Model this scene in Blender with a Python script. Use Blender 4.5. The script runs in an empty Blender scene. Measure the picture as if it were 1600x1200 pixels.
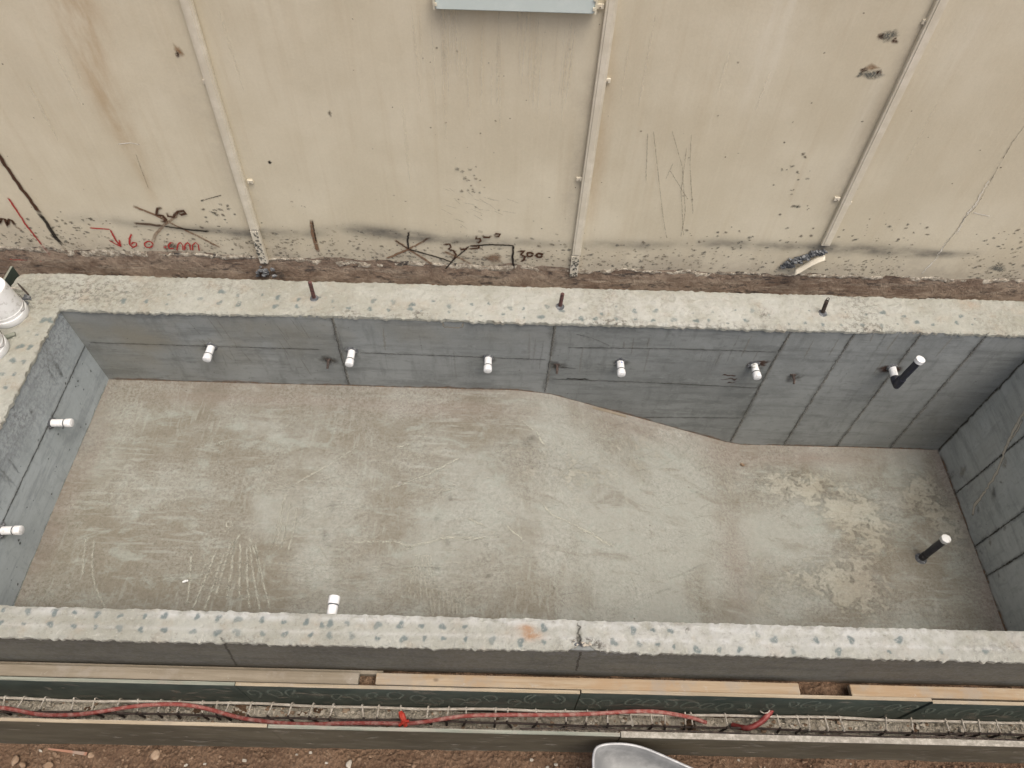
import bpy, bmesh, math, random
import numpy as np
from mathutils import Vector, Matrix
random.seed(7); rng = np.random.default_rng(7)
scn = bpy.context.scene
col = scn.collection

# ------------------------------------------------------------------ camera
FL, CH = 1150.0, 4.6
PITCH, ROLL, YAW = math.radians(54.2), 0.036, -0.011
Rm = Matrix.Rotation(YAW, 3, 'Z') @ Matrix.Rotation(math.pi/2-PITCH, 3, 'X') @ Matrix.Rotation(ROLL, 3, 'Z')
R = np.array(Rm); CAM = np.array([0, 0, CH])
def ray(u, v): return R @ np.array([(u-800)/FL, -(v-600)/FL, -1.0])
def atz(u, v, z=0.0): d = ray(u, v); return CAM + d*((z-CH)/d[2])
def aty(u, v, y): d = ray(u, v); return CAM + d*(y/d[1])
def atx(u, v, x): d = ray(u, v); return CAM + d*(x/d[0])
cam = bpy.data.cameras.new('camera'); co = bpy.data.objects.new('camera', cam); col.objects.link(co)
cam.sensor_width = 36; cam.lens = 36*FL/1600; cam.clip_end = 500; cam.clip_start = 0.05
M4 = Rm.to_4x4(); M4.translation = Vector(CAM); co.matrix_world = M4
scn.camera = co

# ------------------------------------------------------------------ world
SUN_EL, SUN_AZ = math.radians(71), math.radians(140)     # azimuth clockwise from +Y
w = bpy.data.worlds.new('World'); scn.world = w; w.use_nodes = True
nt = w.node_tree; bg = nt.nodes['Background']
sky = nt.nodes.new('ShaderNodeTexSky'); sky.sky_type = 'NISHITA'; sky.sun_disc = False
sky.sun_elevation = SUN_EL; sky.sun_rotation = SUN_AZ; sky.dust_density = 8; sky.air_density = 0.7; sky.ozone_density = 0.3
nt.links.new(sky.outputs[0], bg.inputs[0]); bg.inputs[1].default_value = 0.15
sl = bpy.data.lights.new('sun', 'SUN'); sl.energy = 1.25; sl.angle = math.radians(40); sl.color = (1, .985, .93)
so = bpy.data.objects.new('sun', sl); col.objects.link(so)
sd = Vector((math.sin(SUN_AZ)*math.cos(SUN_EL), math.cos(SUN_AZ)*math.cos(SUN_EL), math.sin(SUN_EL)))
so.rotation_euler = sd.to_track_quat('Z', 'Y').to_euler(); so.location = (0, 0, 12)
vs = scn.view_settings; vs.view_transform = 'Standard'; vs.look = 'None'; vs.gamma = 1; vs.use_curve_mapping = False
vs.exposure = 0.33

# ------------------------------------------------------------------ materials
def lin(r, g, b):
    f = lambda c: (c/255/12.92 if c/255 <= .04045 else ((c/255+.055)/1.055)**2.4)
    return (f(r), f(g), f(b), 1)
class S:
    """small builder for procedural node materials"""
    def __init__(s, name):
        s.m = bpy.data.materials.new(name); s.m.use_nodes = True
        s.t = s.m.node_tree; s.n = s.t.nodes; s.b = s.n['Principled BSDF']; s.out = s.n['Material Output']
        s.pos = s.n.new('ShaderNodeNewGeometry').outputs['Position']
    def link(s, a, b):
        if isinstance(a, bpy.types.NodeSocket): s.t.links.new(a, b)
        else: b.default_value = a
    def vec(s, sx=1, sy=1, sz=1, rot=(0, 0, 0)):
        m = s.n.new('ShaderNodeMapping'); s.link(s.pos, m.inputs[0]); m.inputs['Scale'].default_value = (sx, sy, sz)
        m.inputs['Rotation'].default_value = rot; return m.outputs[0]
    def noise(s, scale, detail=4, rough=.6, vec=None, dist=0.0):
        m = s.n.new('ShaderNodeTexNoise'); s.link(vec or s.pos, m.inputs['Vector'])
        m.inputs['Scale'].default_value = scale; m.inputs['Detail'].default_value = detail
        m.inputs['Roughness'].default_value = rough; m.inputs['Distortion'].default_value = dist; return m.outputs['Fac']
    def voro(s, scale, feature='F1', vec=None, rnd=1.0):
        m = s.n.new('ShaderNodeTexVoronoi'); m.feature = feature; s.link(vec or s.pos, m.inputs['Vector'])
        m.inputs['Scale'].default_value = scale; m.inputs['Randomness'].default_value = rnd; return m.outputs['Distance']
    def rng(s, f, a, b, lo=0.0, hi=1.0):
        m = s.n.new('ShaderNodeMapRange'); m.interpolation_type = 'SMOOTHSTEP'; s.link(f, m.inputs[0])
        for i, v in enumerate((a, b, lo, hi)): s.link(v, m.inputs[i+1])
        return m.outputs[0]
    def math(s, op, a, b=0.0):
        m = s.n.new('ShaderNodeMath'); m.operation = op; m.use_clamp = op in ('ADD', 'SUBTRACT') and False
        s.link(a, m.inputs[0]); s.link(b, m.inputs[1]); return m.outputs[0]
    def mix(s, f, a, b, mode='MIX'):
        m = s.n.new('ShaderNodeMix'); m.data_type = 'RGBA'; m.blend_type = mode
        s.link(f, m.inputs[0]); s.link(a, m.inputs[6]); s.link(b, m.inputs[7]); return m.outputs[2]
    def attr(s, name):
        m = s.n.new('ShaderNodeAttribute'); m.attribute_name = name; return m.outputs['Fac']
    def done(s, color, rough=.9, h=None, bs=.4, bd=.01, spec=.3, metal=0.0, alpha=None):
        s.link(color, s.b.inputs['Base Color']); s.link(rough, s.b.inputs['Roughness'])
        s.b.inputs['Specular IOR Level'].default_value = spec; s.b.inputs['Metallic'].default_value = metal
        if h is not None:
            bp = s.n.new('ShaderNodeBump'); bp.inputs['Strength'].default_value = bs; bp.inputs['Distance'].default_value = bd
            s.link(h, bp.inputs['Height']); s.t.links.new(bp.outputs[0], s.b.inputs['Normal'])
        if alpha is not None: s.link(alpha, s.b.inputs['Alpha'])
        return s.m
def g(v, t=(1, 1, 1)): return (v*t[0], v*t[1], v*t[2], 1)

def mat_wall_render():
    s = S('beige_render')
    a = s.noise(1.1, 5, .6); st = s.noise(3.0, 5, .65, s.vec(4.5, 4.5, .28)); st2 = s.noise(14, 3, .6, s.vec(3, 3, .12))
    fine = s.noise(55, 4, .7); z = s.attr('damp_shade'); warm = s.attr('warm'); lite = s.attr('lite')
    c = s.mix(s.rng(a, .35, .68), (.585, .53, .388, 1), (.665, .615, .47, 1))
    c = s.mix(s.rng(st, .48, .75, 0, .28), c, (.50, .42, .275, 1))
    c = s.mix(s.math('MULTIPLY', s.rng(st2, .5, .75), .20), c, (.70, .65, .51, 1))
    c = s.mix(s.math('MULTIPLY', warm, s.rng(s.noise(5, 4, .6, s.vec(2, 2, .5)), .2, .75)), c, (.40, .275, .14, 1))
    c = s.mix(s.math('MULTIPLY', lite, s.rng(s.noise(9, 4, .6, s.vec(2, 2, .25)), .3, .65)), c, (.72, .68, .55, 1))
    c = s.mix(s.math('MULTIPLY', z, s.rng(s.noise(4, 6, .7), .25, .7)), c, (.33, .285, .215, 1))
    bd = s.math('MULTIPLY', s.attr('spray'), s.rng(s.noise(3, 4, .6, s.vec(1, 1, 2)), .15, .75))
    c = s.mix(bd, c, (.05, .052, .048, 1))
    # tiny dark specks, denser towards the foot
    v = s.voro(26); dens = s.attr('speck')
    sp = s.rng(s.math('SUBTRACT', v, s.math('MULTIPLY', dens, .33)), -.02, .03, 1, 0)
    gate = s.rng(s.noise(7, 3, .6), .52, .60)
    c = s.mix(s.math('MULTIPLY', s.math('MULTIPLY', sp, gate), .75), c, (.10, .09, .075, 1))
    c = s.mix(.16, c, s.mix(fine, (.2, .17, .12, 1), (.8, .74, .62, 1)))
    hgt = s.math('ADD', s.math('MULTIPLY', s.noise(3, 4), .8), s.math('MULTIPLY', fine, .25))
    return s.done(c, .85, hgt, .35, .012)
def mat_plinth():
    s = S('brown_plinth')
    a = s.noise(4, 6, .7); b = s.noise(22, 6, .75)
    c = s.mix(s.rng(a, .35, .65), (.17, .122, .088, 1), (.30, .24, .178, 1))
    c = s.mix(s.rng(s.noise(7, 6, .75, s.vec(.35, 1, 3)), .50, .64, 0, .85), c, (.33, .28, .215, 1))
    c = s.mix(s.rng(s.noise(8, 6, .8, s.vec(.6, 1, 1.8)), .53, .63, 0, .9), c, (.055, .047, .042, 1))
    c = s.mix(s.rng(b, .45, .75, 0, .5), c, (.08, .055, .04, 1))
    return s.done(c, .95, s.math('ADD', a, b), .9, .03)
def mat_peel():
    s = S('peeling_plaster')
    b = s.noise(30, 6, .75); c = s.mix(s.rng(b, .4, .62), (.26, .22, .165, 1), (.60, .55, .44, 1))
    c = s.mix(s.rng(s.noise(9, 5, .7), .55, .63), c, (.06, .052, .045, 1))
    return s.done(c, .95, b, .9, .02)
def mat_coping():
    s = S('pale_screed')
    a = s.noise(2.3, 6, .65); b = s.noise(38, 6, .75); d = s.noise(8, 6, .7)
    c = s.mix(s.rng(a, .35, .65), (.375, .372, .31, 1), (.47, .477, .42, 1))
    c = s.mix(s.rng(s.noise(5.5, 5, .6), .50, .72, 0, .8), c, (.41, .37, .295, 1))
    c = s.mix(s.math('MULTIPLY', s.attr('white'), s.rng(d, .3, .6)), c, (.60, .61, .575, 1))
    c = s.mix(s.math('MULTIPLY', s.attr('rust'), s.rng(d, .35, .6)), c, (.42, .26, .15, 1))
    c = s.mix(s.math('MULTIPLY', s.attr('grime'), s.rng(s.noise(24, 6, .75), .47, .58)), c, (.16, .152, .128, 1))
    b2 = s.noise(27, 7, .85)
    c = s.mix(s.rng(b2, .46, .32, 0, .62), c, (.21, .20, .165, 1))
    c = s.mix(s.rng(b2, .54, .68, 0, .8), c, (.60, .60, .53, 1))
    c = s.mix(s.rng(s.noise(11, 7, .8, s.vec(1, 1.6, 1)), .58, .67, 0, .5), c, (.24, .232, .195, 1))
    dot = s.math('MULTIPLY', s.attr('dot'), s.math('MULTIPLY', s.rng(s.noise(42, 5, .8), .32, .50), s.rng(s.noise(4, 2, .5), .28, .5, .55, 1)))
    c = s.mix(s.math('MULTIPLY', dot, .85), c, (.15, .195, .195, 1))
    h = s.math('ADD', s.math('MULTIPLY', b2, .9), s.math('MULTIPLY', d, .9))
    return s.done(c, .95, h, 1.0, .03)
def mat_conc(name, base, light, dark, warm):
    s = S(name)
    a = s.noise(1.5, 6, .65); hz = s.noise(2.4, 6, .7, s.vec(.7, .7, 5)); f = s.noise(60, 4, .7)
    d = s.noise(3.1, 6, .72, s.vec(1, 1, 1.4), .6)
    c = s.mix(s.rng(a, .32, .68), base, light)
    c = s.mix(s.rng(hz, .46, .66, 0, .6), c, dark)
    c = s.mix(s.rng(s.noise(5, 5, .7, s.vec(2.2, 2.2, .45)), .52, .68, 0, .45), c, dark)
    c = s.mix(s.rng(s.noise(16, 5, .75), .52, .66, 0, .45), c, light)
    c = s.mix(s.rng(s.noise(13, 5, .75, s.vec(.8, .8, 1.6)), .55, .68, 0, .5), c, dark)
    c = s.mix(s.attr('tone'), c, light)
    c = s.mix(s.attr('tone2'), c, dark)
    c = s.mix(s.rng(d, .56, .70, 0, .55), c, light)
    c = s.mix(s.math('MULTIPLY', s.attr('brown'), s.rng(s.noise(2, 5, .6), .3, .7)), c, warm)
    c = s.mix(s.math('MULTIPLY', s.attr('rough'), s.rng(s.noise(30, 6, .85), .42, .62)), c, g(.17, (1, 1.02, 1.05)))
    c = s.mix(s.rng(s.noise(8, 6, .75, s.vec(.35, .35, 3)), .60, .70, 0, .5), c, dark)
    c = s.mix(.14, c, s.mix(f, g(.03), g(.4)))
    pit = s.rng(s.voro(9), .03, .055, 1, 0)
    c = s.mix(s.math('MULTIPLY', pit, .8), c, g(.05))
    h = s.math('ADD', s.math('MULTIPLY', s.noise(6, 5, .6), .8), s.math('MULTIPLY', s.noise(30, 5, .7), s.math('ADD', .15, s.attr('rough'))))
    return s.done(c, .82, h, .45, .015)
def mat_floor():
    s = S('screed_floor')
    a = s.noise(1.6, 6, .68, None, .4); b = s.noise(5, 6, .72, s.vec(.7, 1.3, 1), .5); f = s.noise(42, 6, .75)
    z = s.attr('zone')
    zz = s.math('ADD', z, s.math('MULTIPLY', s.math('ADD', s.math('SUBTRACT', a, .5), s.math('MULTIPLY', s.math('SUBTRACT', s.noise(.8, 3, .5), .5), .9)), 1.7))
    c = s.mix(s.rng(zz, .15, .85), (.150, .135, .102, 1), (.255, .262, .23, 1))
    c = s.mix(s.rng(b, .50, .66, 0, .6), c, (.26, .285, .25, 1))
    c = s.mix(s.rng(s.noise(3.2, 6, .7, s.vec(.5, 1.6, 1), .8), .54, .68, 0, .6), c, (.14, .122, .094, 1))
    # trowel sweeps: stretched streaks in two directions
    t1 = s.noise(7, 4, .65, s.vec(.35, 3.6, 1, (0, 0, .10))); t2 = s.noise(7, 4, .65, s.vec(3.2, .5, 1, (0, 0, -.35)))
    sw = s.noise(.9, 3, .5)
    c = s.mix(s.math('MULTIPLY', s.rng(t1, .52, .66), s.rng(sw, .42, .6, 0, .5)), c, (.285, .30, .265, 1))
    c = s.mix(s.math('MULTIPLY', s.rng(t2, .54, .66), s.rng(sw, .42, .58, .42, 0)), c, (.28, .295, .255, 1))
    fl = s.attr('flake')
    fk = s.rng(s.math('ADD', s.math('ADD', s.math('MULTIPLY', s.noise(6, 9, .72, None, .5), .55), s.math('MULTIPLY', s.noise(26, 6, .9), .5)), s.math('MULTIPLY', fl, .15)), .56, .64)
    c = s.mix(s.math('MULTIPLY', fk, s.rng(fl, .0, .6, .08, .46)), c, (.36, .345, .27, 1))
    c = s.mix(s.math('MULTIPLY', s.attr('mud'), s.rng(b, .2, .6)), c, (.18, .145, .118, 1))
    gr = s.noise(38, 6, .9)
    c = s.mix(s.rng(s.noise(1.9, 4, .6), .38, .62, .14, .36), c, s.mix(s.rng(gr, .3, .7), (.05, .048, .04, 1), (.46, .475, .425, 1)))
    c = s.mix(s.rng(s.noise(19, 6, .85), .56, .66, 0, .42), c, (.15, .125, .095, 1))
    c = s.mix(s.rng(s.voro(3.4), .018, .034, .8, 0), c, (.11, .09, .075, 1))
    h = s.math('ADD', s.math('MULTIPLY', b, 1.0), s.math('ADD', s.math('MULTIPLY', f, .35), s.math('MULTIPLY', t1, .35)))
    h = s.math('ADD', h, s.math('MULTIPLY', fk, s.math('MULTIPLY', fl, .5)))
    return s.done(c, .88, h, .8, .014)
def mat_soil(name, dk, md, lt):
    s = S(name)
    a = s.noise(3, 7, .7); b = s.noise(26, 7, .78); v = s.voro(38)
    c = s.mix(s.rng(a, .35, .65), dk, md); c = s.mix(s.rng(b, .5, .72, 0, .85), c, lt)
    c = s.mix(s.rng(v, .0, .35, .5, 0), c, dk)
    return s.done(c, .97, s.math('ADD', a, s.math('ADD', b, v)), 1.0, .03)
def mat_wood(name, c1, c2, c3):
    s = S(name)
    a = s.noise(5, 6, .65, s.vec(.35, 6, 6), .8); b = s.noise(2, 4, .6)
    c = s.mix(s.rng(a, .35, .65), c1, c2); c = s.mix(s.rng(b, .5, .68, 0, .75), c, c3)
    c = s.mix(s.rng(s.voro(3.2, vec=s.vec(1, 1.6, 1.6)), .03, .10, .85, 0), c, (.10, .066, .038, 1))
    c = s.mix(s.rng(s.noise(3.3, 5, .7), .50, .64, 0, .6), c, (.25, .225, .185, 1))
    c = s.mix(s.rng(s.noise(17, 5, .8), .60, .68, 0, .5), c, (.34, .32, .28, 1))
    return s.done(c, .8, a, .4, .004)
def mat_ply():
    s = S('green_film_plywood')
    c = s.mix(s.rng(s.noise(3, 5, .7), .35, .7), (.040, .058, .048, 1), (.078, .100, .082, 1))
    c = s.mix(s.rng(s.noise(9, 6, .7, s.vec(.4, 1, 2)), .5, .7, 0, .6), c, (.125, .125, .10, 1))
    return s.done(c, .62, s.noise(20, 4), .2, .004, .4)
def mat_plyout():
    s = S('dusty_plywood_face')
    c = s.mix(s.rng(s.noise(2.2, 5, .7, s.vec(.5, 1, 1.5)), .35, .7), (.072, .064, .043, 1), (.112, .102, .07, 1))
    c = s.mix(s.rng(s.noise(7, 6, .75, s.vec(.7, 1, 2.5, (0, .5, 0))), .55, .62, 0, .5), c, (.16, .145, .115, 1))
    return s.done(c, .8, s.noise(20, 4), .3, .004)
def mat_simple(name, c1, c2, scale=12, rough=.5, metal=0.0, spec=.4, bs=.2, lo=.4, hi=.7):
    s = S(name); n = s.noise(scale, 6, .7)
    return s.done(s.mix(s.rng(n, lo, hi), c1, c2), rough, n, bs, .004, spec, metal)
def mat_decal(name, c1, c2, scale=20, lo=.25, hi=.6, rough=.9, gain=1.0):
    s = S(name); n = s.noise(scale, 5, .7)
    al = s.math('MULTIPLY', s.attr('fade'), s.rng(n, lo, hi))
    if gain != 1.0: al = s.math('MULTIPLY', al, gain)
    return s.done(s.mix(s.noise(scale*2.3, 3), c1, c2), rough, alpha=al, spec=.15)
MAT = dict(
    wall=mat_wall_render(), plinth=mat_plinth(), peel=mat_peel(), coping=mat_coping(), floor=mat_floor(),
    conc=mat_conc('grey_formed_concrete', g(.20, (.95, 1.03, .99)), g(.295, (.95, 1.02, .99)), g(.115, (.94, 1.03, .98)), (.215, .205, .16, 1)),
    conc_skylit=mat_conc('blue_grey_concrete', g(.40, (.91, 1.03, 1.04)), g(.50, (.91, 1.02, 1.04)), g(.28, (.90, 1.02, 1.05)), (.175, .155, .115, 1)),  # left end wall: skylight put into a paler, bluer concrete colour
    conc_right=mat_conc('green_grey_concrete', g(.40, (.97, 1.04, .97)), g(.52, (.97, 1.03, .97)), g(.26, (.96, 1.04, .97)), (.26, .245, .19, 1)),
    conc_out=mat_conc('shaded_outer_concrete', (.086, .083, .059, 1), (.122, .117, .085, 1), (.050, .047, .034, 1), (.098, .082, .052, 1)),  # near wall outside: darker colour carries the shade of the trench side
    soil=mat_soil('reddish_soil', (.11, .066, .04, 1), (.20, .128, .08, 1), (.29, .205, .135, 1)),
    gravel=mat_soil('grey_gravel', (.40, .355, .28, 1), (.58, .53, .43, 1), (.70, .65, .55, 1)),
    stone=mat_simple('brown_stone', (.20, .135, .085, 1), (.36, .28, .20, 1), 9, .9, bs=.6),
    pebble=mat_simple('pale_pebble', (.40, .36, .29, 1), (.62, .57, .48, 1), 14, .95, bs=.6),
    grit=mat_simple('earthy_grit', (.12, .075, .045, 1), (.25, .175, .115, 1), 9, .95, bs=.6),
    stone_grey=mat_simple('grey_stone', (.27, .245, .20, 1), (.42, .39, .33, 1), 9, .9, bs=.6),
    pine=mat_wood('new_timber', (.26, .19, .115, 1), (.325, .262, .18, 1), (.29, .198, .112, 1)),
    oldpine=mat_wood('dusty_timber', (.175, .148, .105, 1), (.225, .195, .145, 1), (.165, .138, .098, 1)),
    edge=mat_wood('plywood_edge', (.27, .222, .15, 1), (.34, .29, .21, 1), (.25, .21, .155, 1)),
    edge_green=mat_wood('painted_plywood_edge', (.165, .18, .145, 1), (.23, .24, .195, 1), (.2, .19, .15, 1)),
    edge_cement=mat_simple('cement_smeared_edge', (.22, .205, .17, 1), (.40, .375, .32, 1), 30, .95, bs=.8),
    ply=mat_ply(), plyout=mat_plyout(),
    pvc=mat_simple('white_pvc', (.70, .71, .70, 1), (.36, .35, .31, 1), 17, .45, spec=.4, bs=.1, lo=.52, hi=.74),
    pvc_dirty=mat_simple('cement_stained_pvc', (.30, .29, .26, 1), (.66, .67, .65, 1), 26, .6, bs=.2, lo=.42, hi=.52),
    black=mat_simple('black_pipe', (.014, .016, .024, 1), (.028, .030, .042, 1), 20, .38, spec=.5, bs=.1),
    black_cem=mat_simple('dusty_black_pipe', (.03, .03, .032, 1), (.16, .15, .135, 1), 24, .7, bs=.3, lo=.5, hi=.75),
    steel=mat_simple('dark_rebar', (.035, .027, .023, 1), (.085, .06, .048, 1), 40, .8, bs=.6),
    rebar_rust=mat_simple('rusty_red_rebar', (.055, .030, .028, 1), (.17, .075, .065, 1), 45, .85, bs=.7),
    dusty=mat_simple('cement_dusted_rebar', (.33, .30, .25, 1), (.50, .47, .41, 1), 22, .9, bs=.5),
    galv=mat_simple('galvanised_steel', (.20, .205, .20, 1), (.30, .305, .295, 1), 7, .65, .2, bs=.1),
    galv_rim=mat_simple('worn_steel_rim', (.33, .335, .33, 1), (.45, .455, .445, 1), 14, .45, .3, bs=.1),
    rubber=mat_simple('black_rubber', (.02, .02, .02, 1), (.04, .04, .04, 1), 20, .8),
    hose=mat_simple('red_hose', (.27, .068, .058, 1), (.42, .26, .225, 1), 22, .85, spec=.15, bs=.4),
    hose_red=mat_simple('bright_red_fitting', (.42, .035, .022, 1), (.55, .10, .06, 1), 22, .55),
    hose_dark=mat_simple('dark_red_hose', (.20, .028, .026, 1), (.32, .10, .09, 1), 22, .55),
    post=mat_simple('beige_painted_metal', (.60, .555, .44, 1), (.70, .655, .54, 1), 8, .6, bs=.1),
    post_in=mat_simple('dark_cavity', (.06, .05, .045, 1), (.12, .10, .09, 1), 20, .9),
    lampm=mat_simple('pale_blue_grey_metal', (.58, .665, .635, 1), (.64, .72, .69, 1), 5, .45, bs=.03),
    lampe=mat_simple('cream_metal_edge', (.66, .62, .48, 1), (.74, .71, .58, 1), 12, .5),
    mortar=mat_simple('dark_mortar', (.075, .08, .085, 1), (.26, .27, .27, 1), 34, .95, bs=1.0, lo=.45, hi=.7),
    d_seam=mat_decal('joint_line', (.045, .042, .036, 1), (.11, .10, .08, 1), 30, .2, .5),
    d_wallpale=mat_decal('pale_weathering', (.70, .65, .52, 1), (.76, .71, .58, 1), 25, .2, .6),
    d_plaster=mat_decal('bare_plaster', (.66, .63, .54, 1), (.74, .71, .62, 1), 35, .3, .5),
    d_run=mat_decal('beige_cement_run', (.44, .41, .33, 1), (.52, .48, .39, 1), 30, .15, .45),
    d_stain=mat_decal('dark_stain', (.06, .058, .05, 1), (.10, .09, .075, 1), 18, .3, .62),
    d_pale=mat_decal('lime_streak', (.36, .365, .30, 1), (.41, .41, .35, 1), 35, .28, .6),
    d_white=mat_decal('white_lime', (.48, .48, .43, 1), (.55, .55, .50, 1), 35, .3, .5),
    d_rust=mat_decal('rust_stain', (.22, .12, .055, 1), (.32, .19, .09, 1), 8, .2, .7),
    d_rustd=mat_decal('dark_rust', (.045, .022, .014, 1), (.09, .045, .03, 1), 40, .35, .5),
    d_mud=mat_decal('mud_splash', (.10, .09, .072, 1), (.19, .165, .125, 1), 60, .3, .6),
    d_mudg=mat_decal('grey_splash', (.10, .11, .10, 1), (.17, .175, .155, 1), 60, .3, .6),
    d_brown=mat_decal('brown_paint', (.055, .026, .015, 1), (.09, .048, .03, 1), 45, .1, .45),
    d_brownl=mat_decal('faded_brown_paint', (.17, .095, .055, 1), (.23, .145, .09, 1), 30, .15, .6),
    d_red=mat_decal('red_paint', (.36, .030, .026, 1), (.42, .055, .05, 1), 40, .15, .5),
    d_black=mat_decal('black_paint', (.014, .012, .011, 1), (.03, .024, .02, 1), 40, .1, .45),
    d_earth=mat_decal('earth_film', (.20, .13, .085, 1), (.27, .185, .125, 1), 14, .2, .6),
    d_film=mat_decal('film_print', (.17, .21, .175, 1), (.22, .25, .21, 1), 30, .2, .5, .6, .8),
    d_beige=mat_decal('cement_run', (.27, .25, .20, 1), (.34, .31, .25, 1), 30, .2, .5),
)

# ------------------------------------------------------------------ mesh builder
def V(*a): return np.array(a, float)
class MB:
    def __init__(s): s.v = []; s.f = []; s.mi = []; s.fade = []; s.mats = []; s.attrs = {}
    def mat(s, m):
        m = MAT[m] if isinstance(m, str) else m
        if m not in s.mats: s.mats.append(m)
        return s.mats.index(m)
    def add(s, vs, fs, m, fade=None):
        o = len(s.v); i = s.mat(m); s.v.extend([tuple(map(float, p)) for p in vs])
        s.fade.extend([1.0]*len(vs) if fade is None else [float(x) for x in fade])
        for f in fs: s.f.append(tuple(k+o for k in f)); s.mi.append(i)
        return o
    def box(s, a, b, m, rot=None):
        a = V(*a); b = V(*b); vs = [V(x, y, z) for z in (a[2], b[2]) for y in (a[1], b[1]) for x in (a[0], b[0])]
        if rot is not None: c = (a+b)/2; vs = [c + rot@(p-c) for p in vs]
        s.add(vs, [(0, 2, 3, 1), (4, 5, 7, 6), (0, 1, 5, 4), (2, 6, 7, 3), (0, 4, 6, 2), (1, 3, 7, 5)], m)
    def tube(s, pts, r, m, n=12, caps=True):
        pts = [V(*p) for p in pts]; k = len(pts); rs = [r]*k if np.isscalar(r) else list(r)
        vs = []; fs = []; t0 = pts[1]-pts[0]; t0 /= np.linalg.norm(t0)
        up = V(0, 0, 1) if abs(t0[2]) < .9 else V(1, 0, 0)
        nrm = np.cross(t0, up); nrm /= np.linalg.norm(nrm)
        for i, p in enumerate(pts):
            t = pts[min(i+1, k-1)]-pts[max(i-1, 0)]; L = np.linalg.norm(t); t = t/L if L > 1e-9 else t0
            nrm = nrm - t*np.dot(nrm, t); nrm /= np.linalg.norm(nrm); b = np.cross(t, nrm)
            for j in range(n):
                a = 2*math.pi*j/n; vs.append(p + rs[i]*(math.cos(a)*nrm+math.sin(a)*b))
        for i in range(k-1):
            for j in range(n): fs.append((i*n+j, i*n+(j+1) % n, (i+1)*n+(j+1) % n, (i+1)*n+j))
        if caps: fs.append(tuple(range(n))[::-1]); fs.append(tuple((k-1)*n+j for j in range(n)))
        s.add(vs, fs, m)
    def ribbon(s, pts, nrm, wd, m, soft=1.0, jit=0.0, taper=False, off=.0015, a0=1.0):
        """a thin paint or joint line lying on a surface, feathered at its sides"""
        pts = [V(*p) for p in pts]; q = []
        for a, b in zip(pts[:-1], pts[1:]):
            n = max(1, int(np.linalg.norm(b-a)/max(.012, wd*.8)))
            q += [a+(b-a)*i/n for i in range(n)]
        q.append(pts[-1]); k = len(q); nr = V(*nrm) if np.ndim(nrm) == 1 else nrm; vs = []; fd = []
        wj = 1.0
        for i, p in enumerate(q):
            t = q[min(i+1, k-1)]-q[max(i-1, 0)]; t /= (np.linalg.norm(t)+1e-9); b = np.cross(nr, t); b /= (np.linalg.norm(b)+1e-9)
            wj = .7*wj + .3*(1+rng.normal()*jit*2)
            ww = wd*max(.25, wj)*(1 if not taper else max(.12, math.sin(math.pi*min(1, max(0, (i+.3)/(k-.4))))**.6))
            pj = p + b*rng.normal()*wd*jit*.5 + nr*off
            for o, f in ((-.5, 0), (-.5*(1-soft*.9)-.02, 1), (.5*(1-soft*.9)+.02, 1), (.5, 0)):
                vs.append(pj + b*ww*o); fd.append(f*a0)
        for i in range(4): fd[i] *= .2; fd[-1-i] *= .2
        fs = [(4*i+j, 4*i+j+1, 4*i+j+5, 4*i+j+4) for i in range(k-1) for j in range(3)]
        s.add(vs, fs, m, fd)
    def splat(s, c, ax, ay, nrm, m, r, asp=1.0, ang=0.0, n=9, off=.0015, core=.6, a0=1.0):
        c = V(*c)+V(*nrm)*off; ax = V(*ax); ay = V(*ay); vs = [c]; fd = [a0]; ca, sa = math.cos(ang), math.sin(ang)
        rr = [1+rng.uniform(-.35, .35) for _ in range(n)]
        for k, f in ((core, a0), (1.0, 0)):
            for j in range(n):
                t = 2*math.pi*j/n; x = r*rr[j]*k*math.cos(t)*asp; y = r*rr[j]*k*math.sin(t)
                vs.append(c + ax*(x*ca-y*sa) + ay*(x*sa+y*ca)); fd.append(f)
        fs = [(0, 1+j, 1+(j+1) % n) for j in range(n)] + [(1+j, 1+n+j, 1+n+(j+1) % n, 1+(j+1) % n) for j in range(n)]
        s.add(vs, fs, m, fd)
    def grid(s, P, m, attrs=None, flip=False):
        a, b = P.shape[:2]; o = s.add(P.reshape(-1, 3), [], m); i = s.mat(m)
        I = (np.arange(a*b).reshape(a, b)+o)
        q = np.stack([I[:-1, :-1], I[1:, :-1], I[1:, 1:], I[:-1, 1:]], -1).reshape(-1, 4)
        if flip: q = q[:, ::-1]
        s.f.extend(map(tuple, q.tolist())); s.mi.extend([i]*len(q))
        for k, v in (attrs or {}).items(): s.attrs.setdefault(k, []).append((o, v.reshape(-1)))
    def blob(s, c, r, m, sub=2, amp=.25, sq=(1, 1, 1)):
        bm = bmesh.new(); bmesh.ops.create_icosphere(bm, subdivisions=sub, radius=1)
        ph = rng.uniform(0, 9, 3); vs = []
        for v in bm.verts:
            p = np.array(v.co); k = 1+amp*(math.sin(p[0]*2.3+ph[0])*math.sin(p[1]*2.7+ph[1])+.6*math.sin(p[2]*4+ph[2]+p[0]*3))
            vs.append(V(*c)+p*k*r*np.array(sq))
        fs = [tuple(v.index for v in f.verts) for f in bm.faces]; bm.free(); s.add(vs, fs, m)
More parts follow.
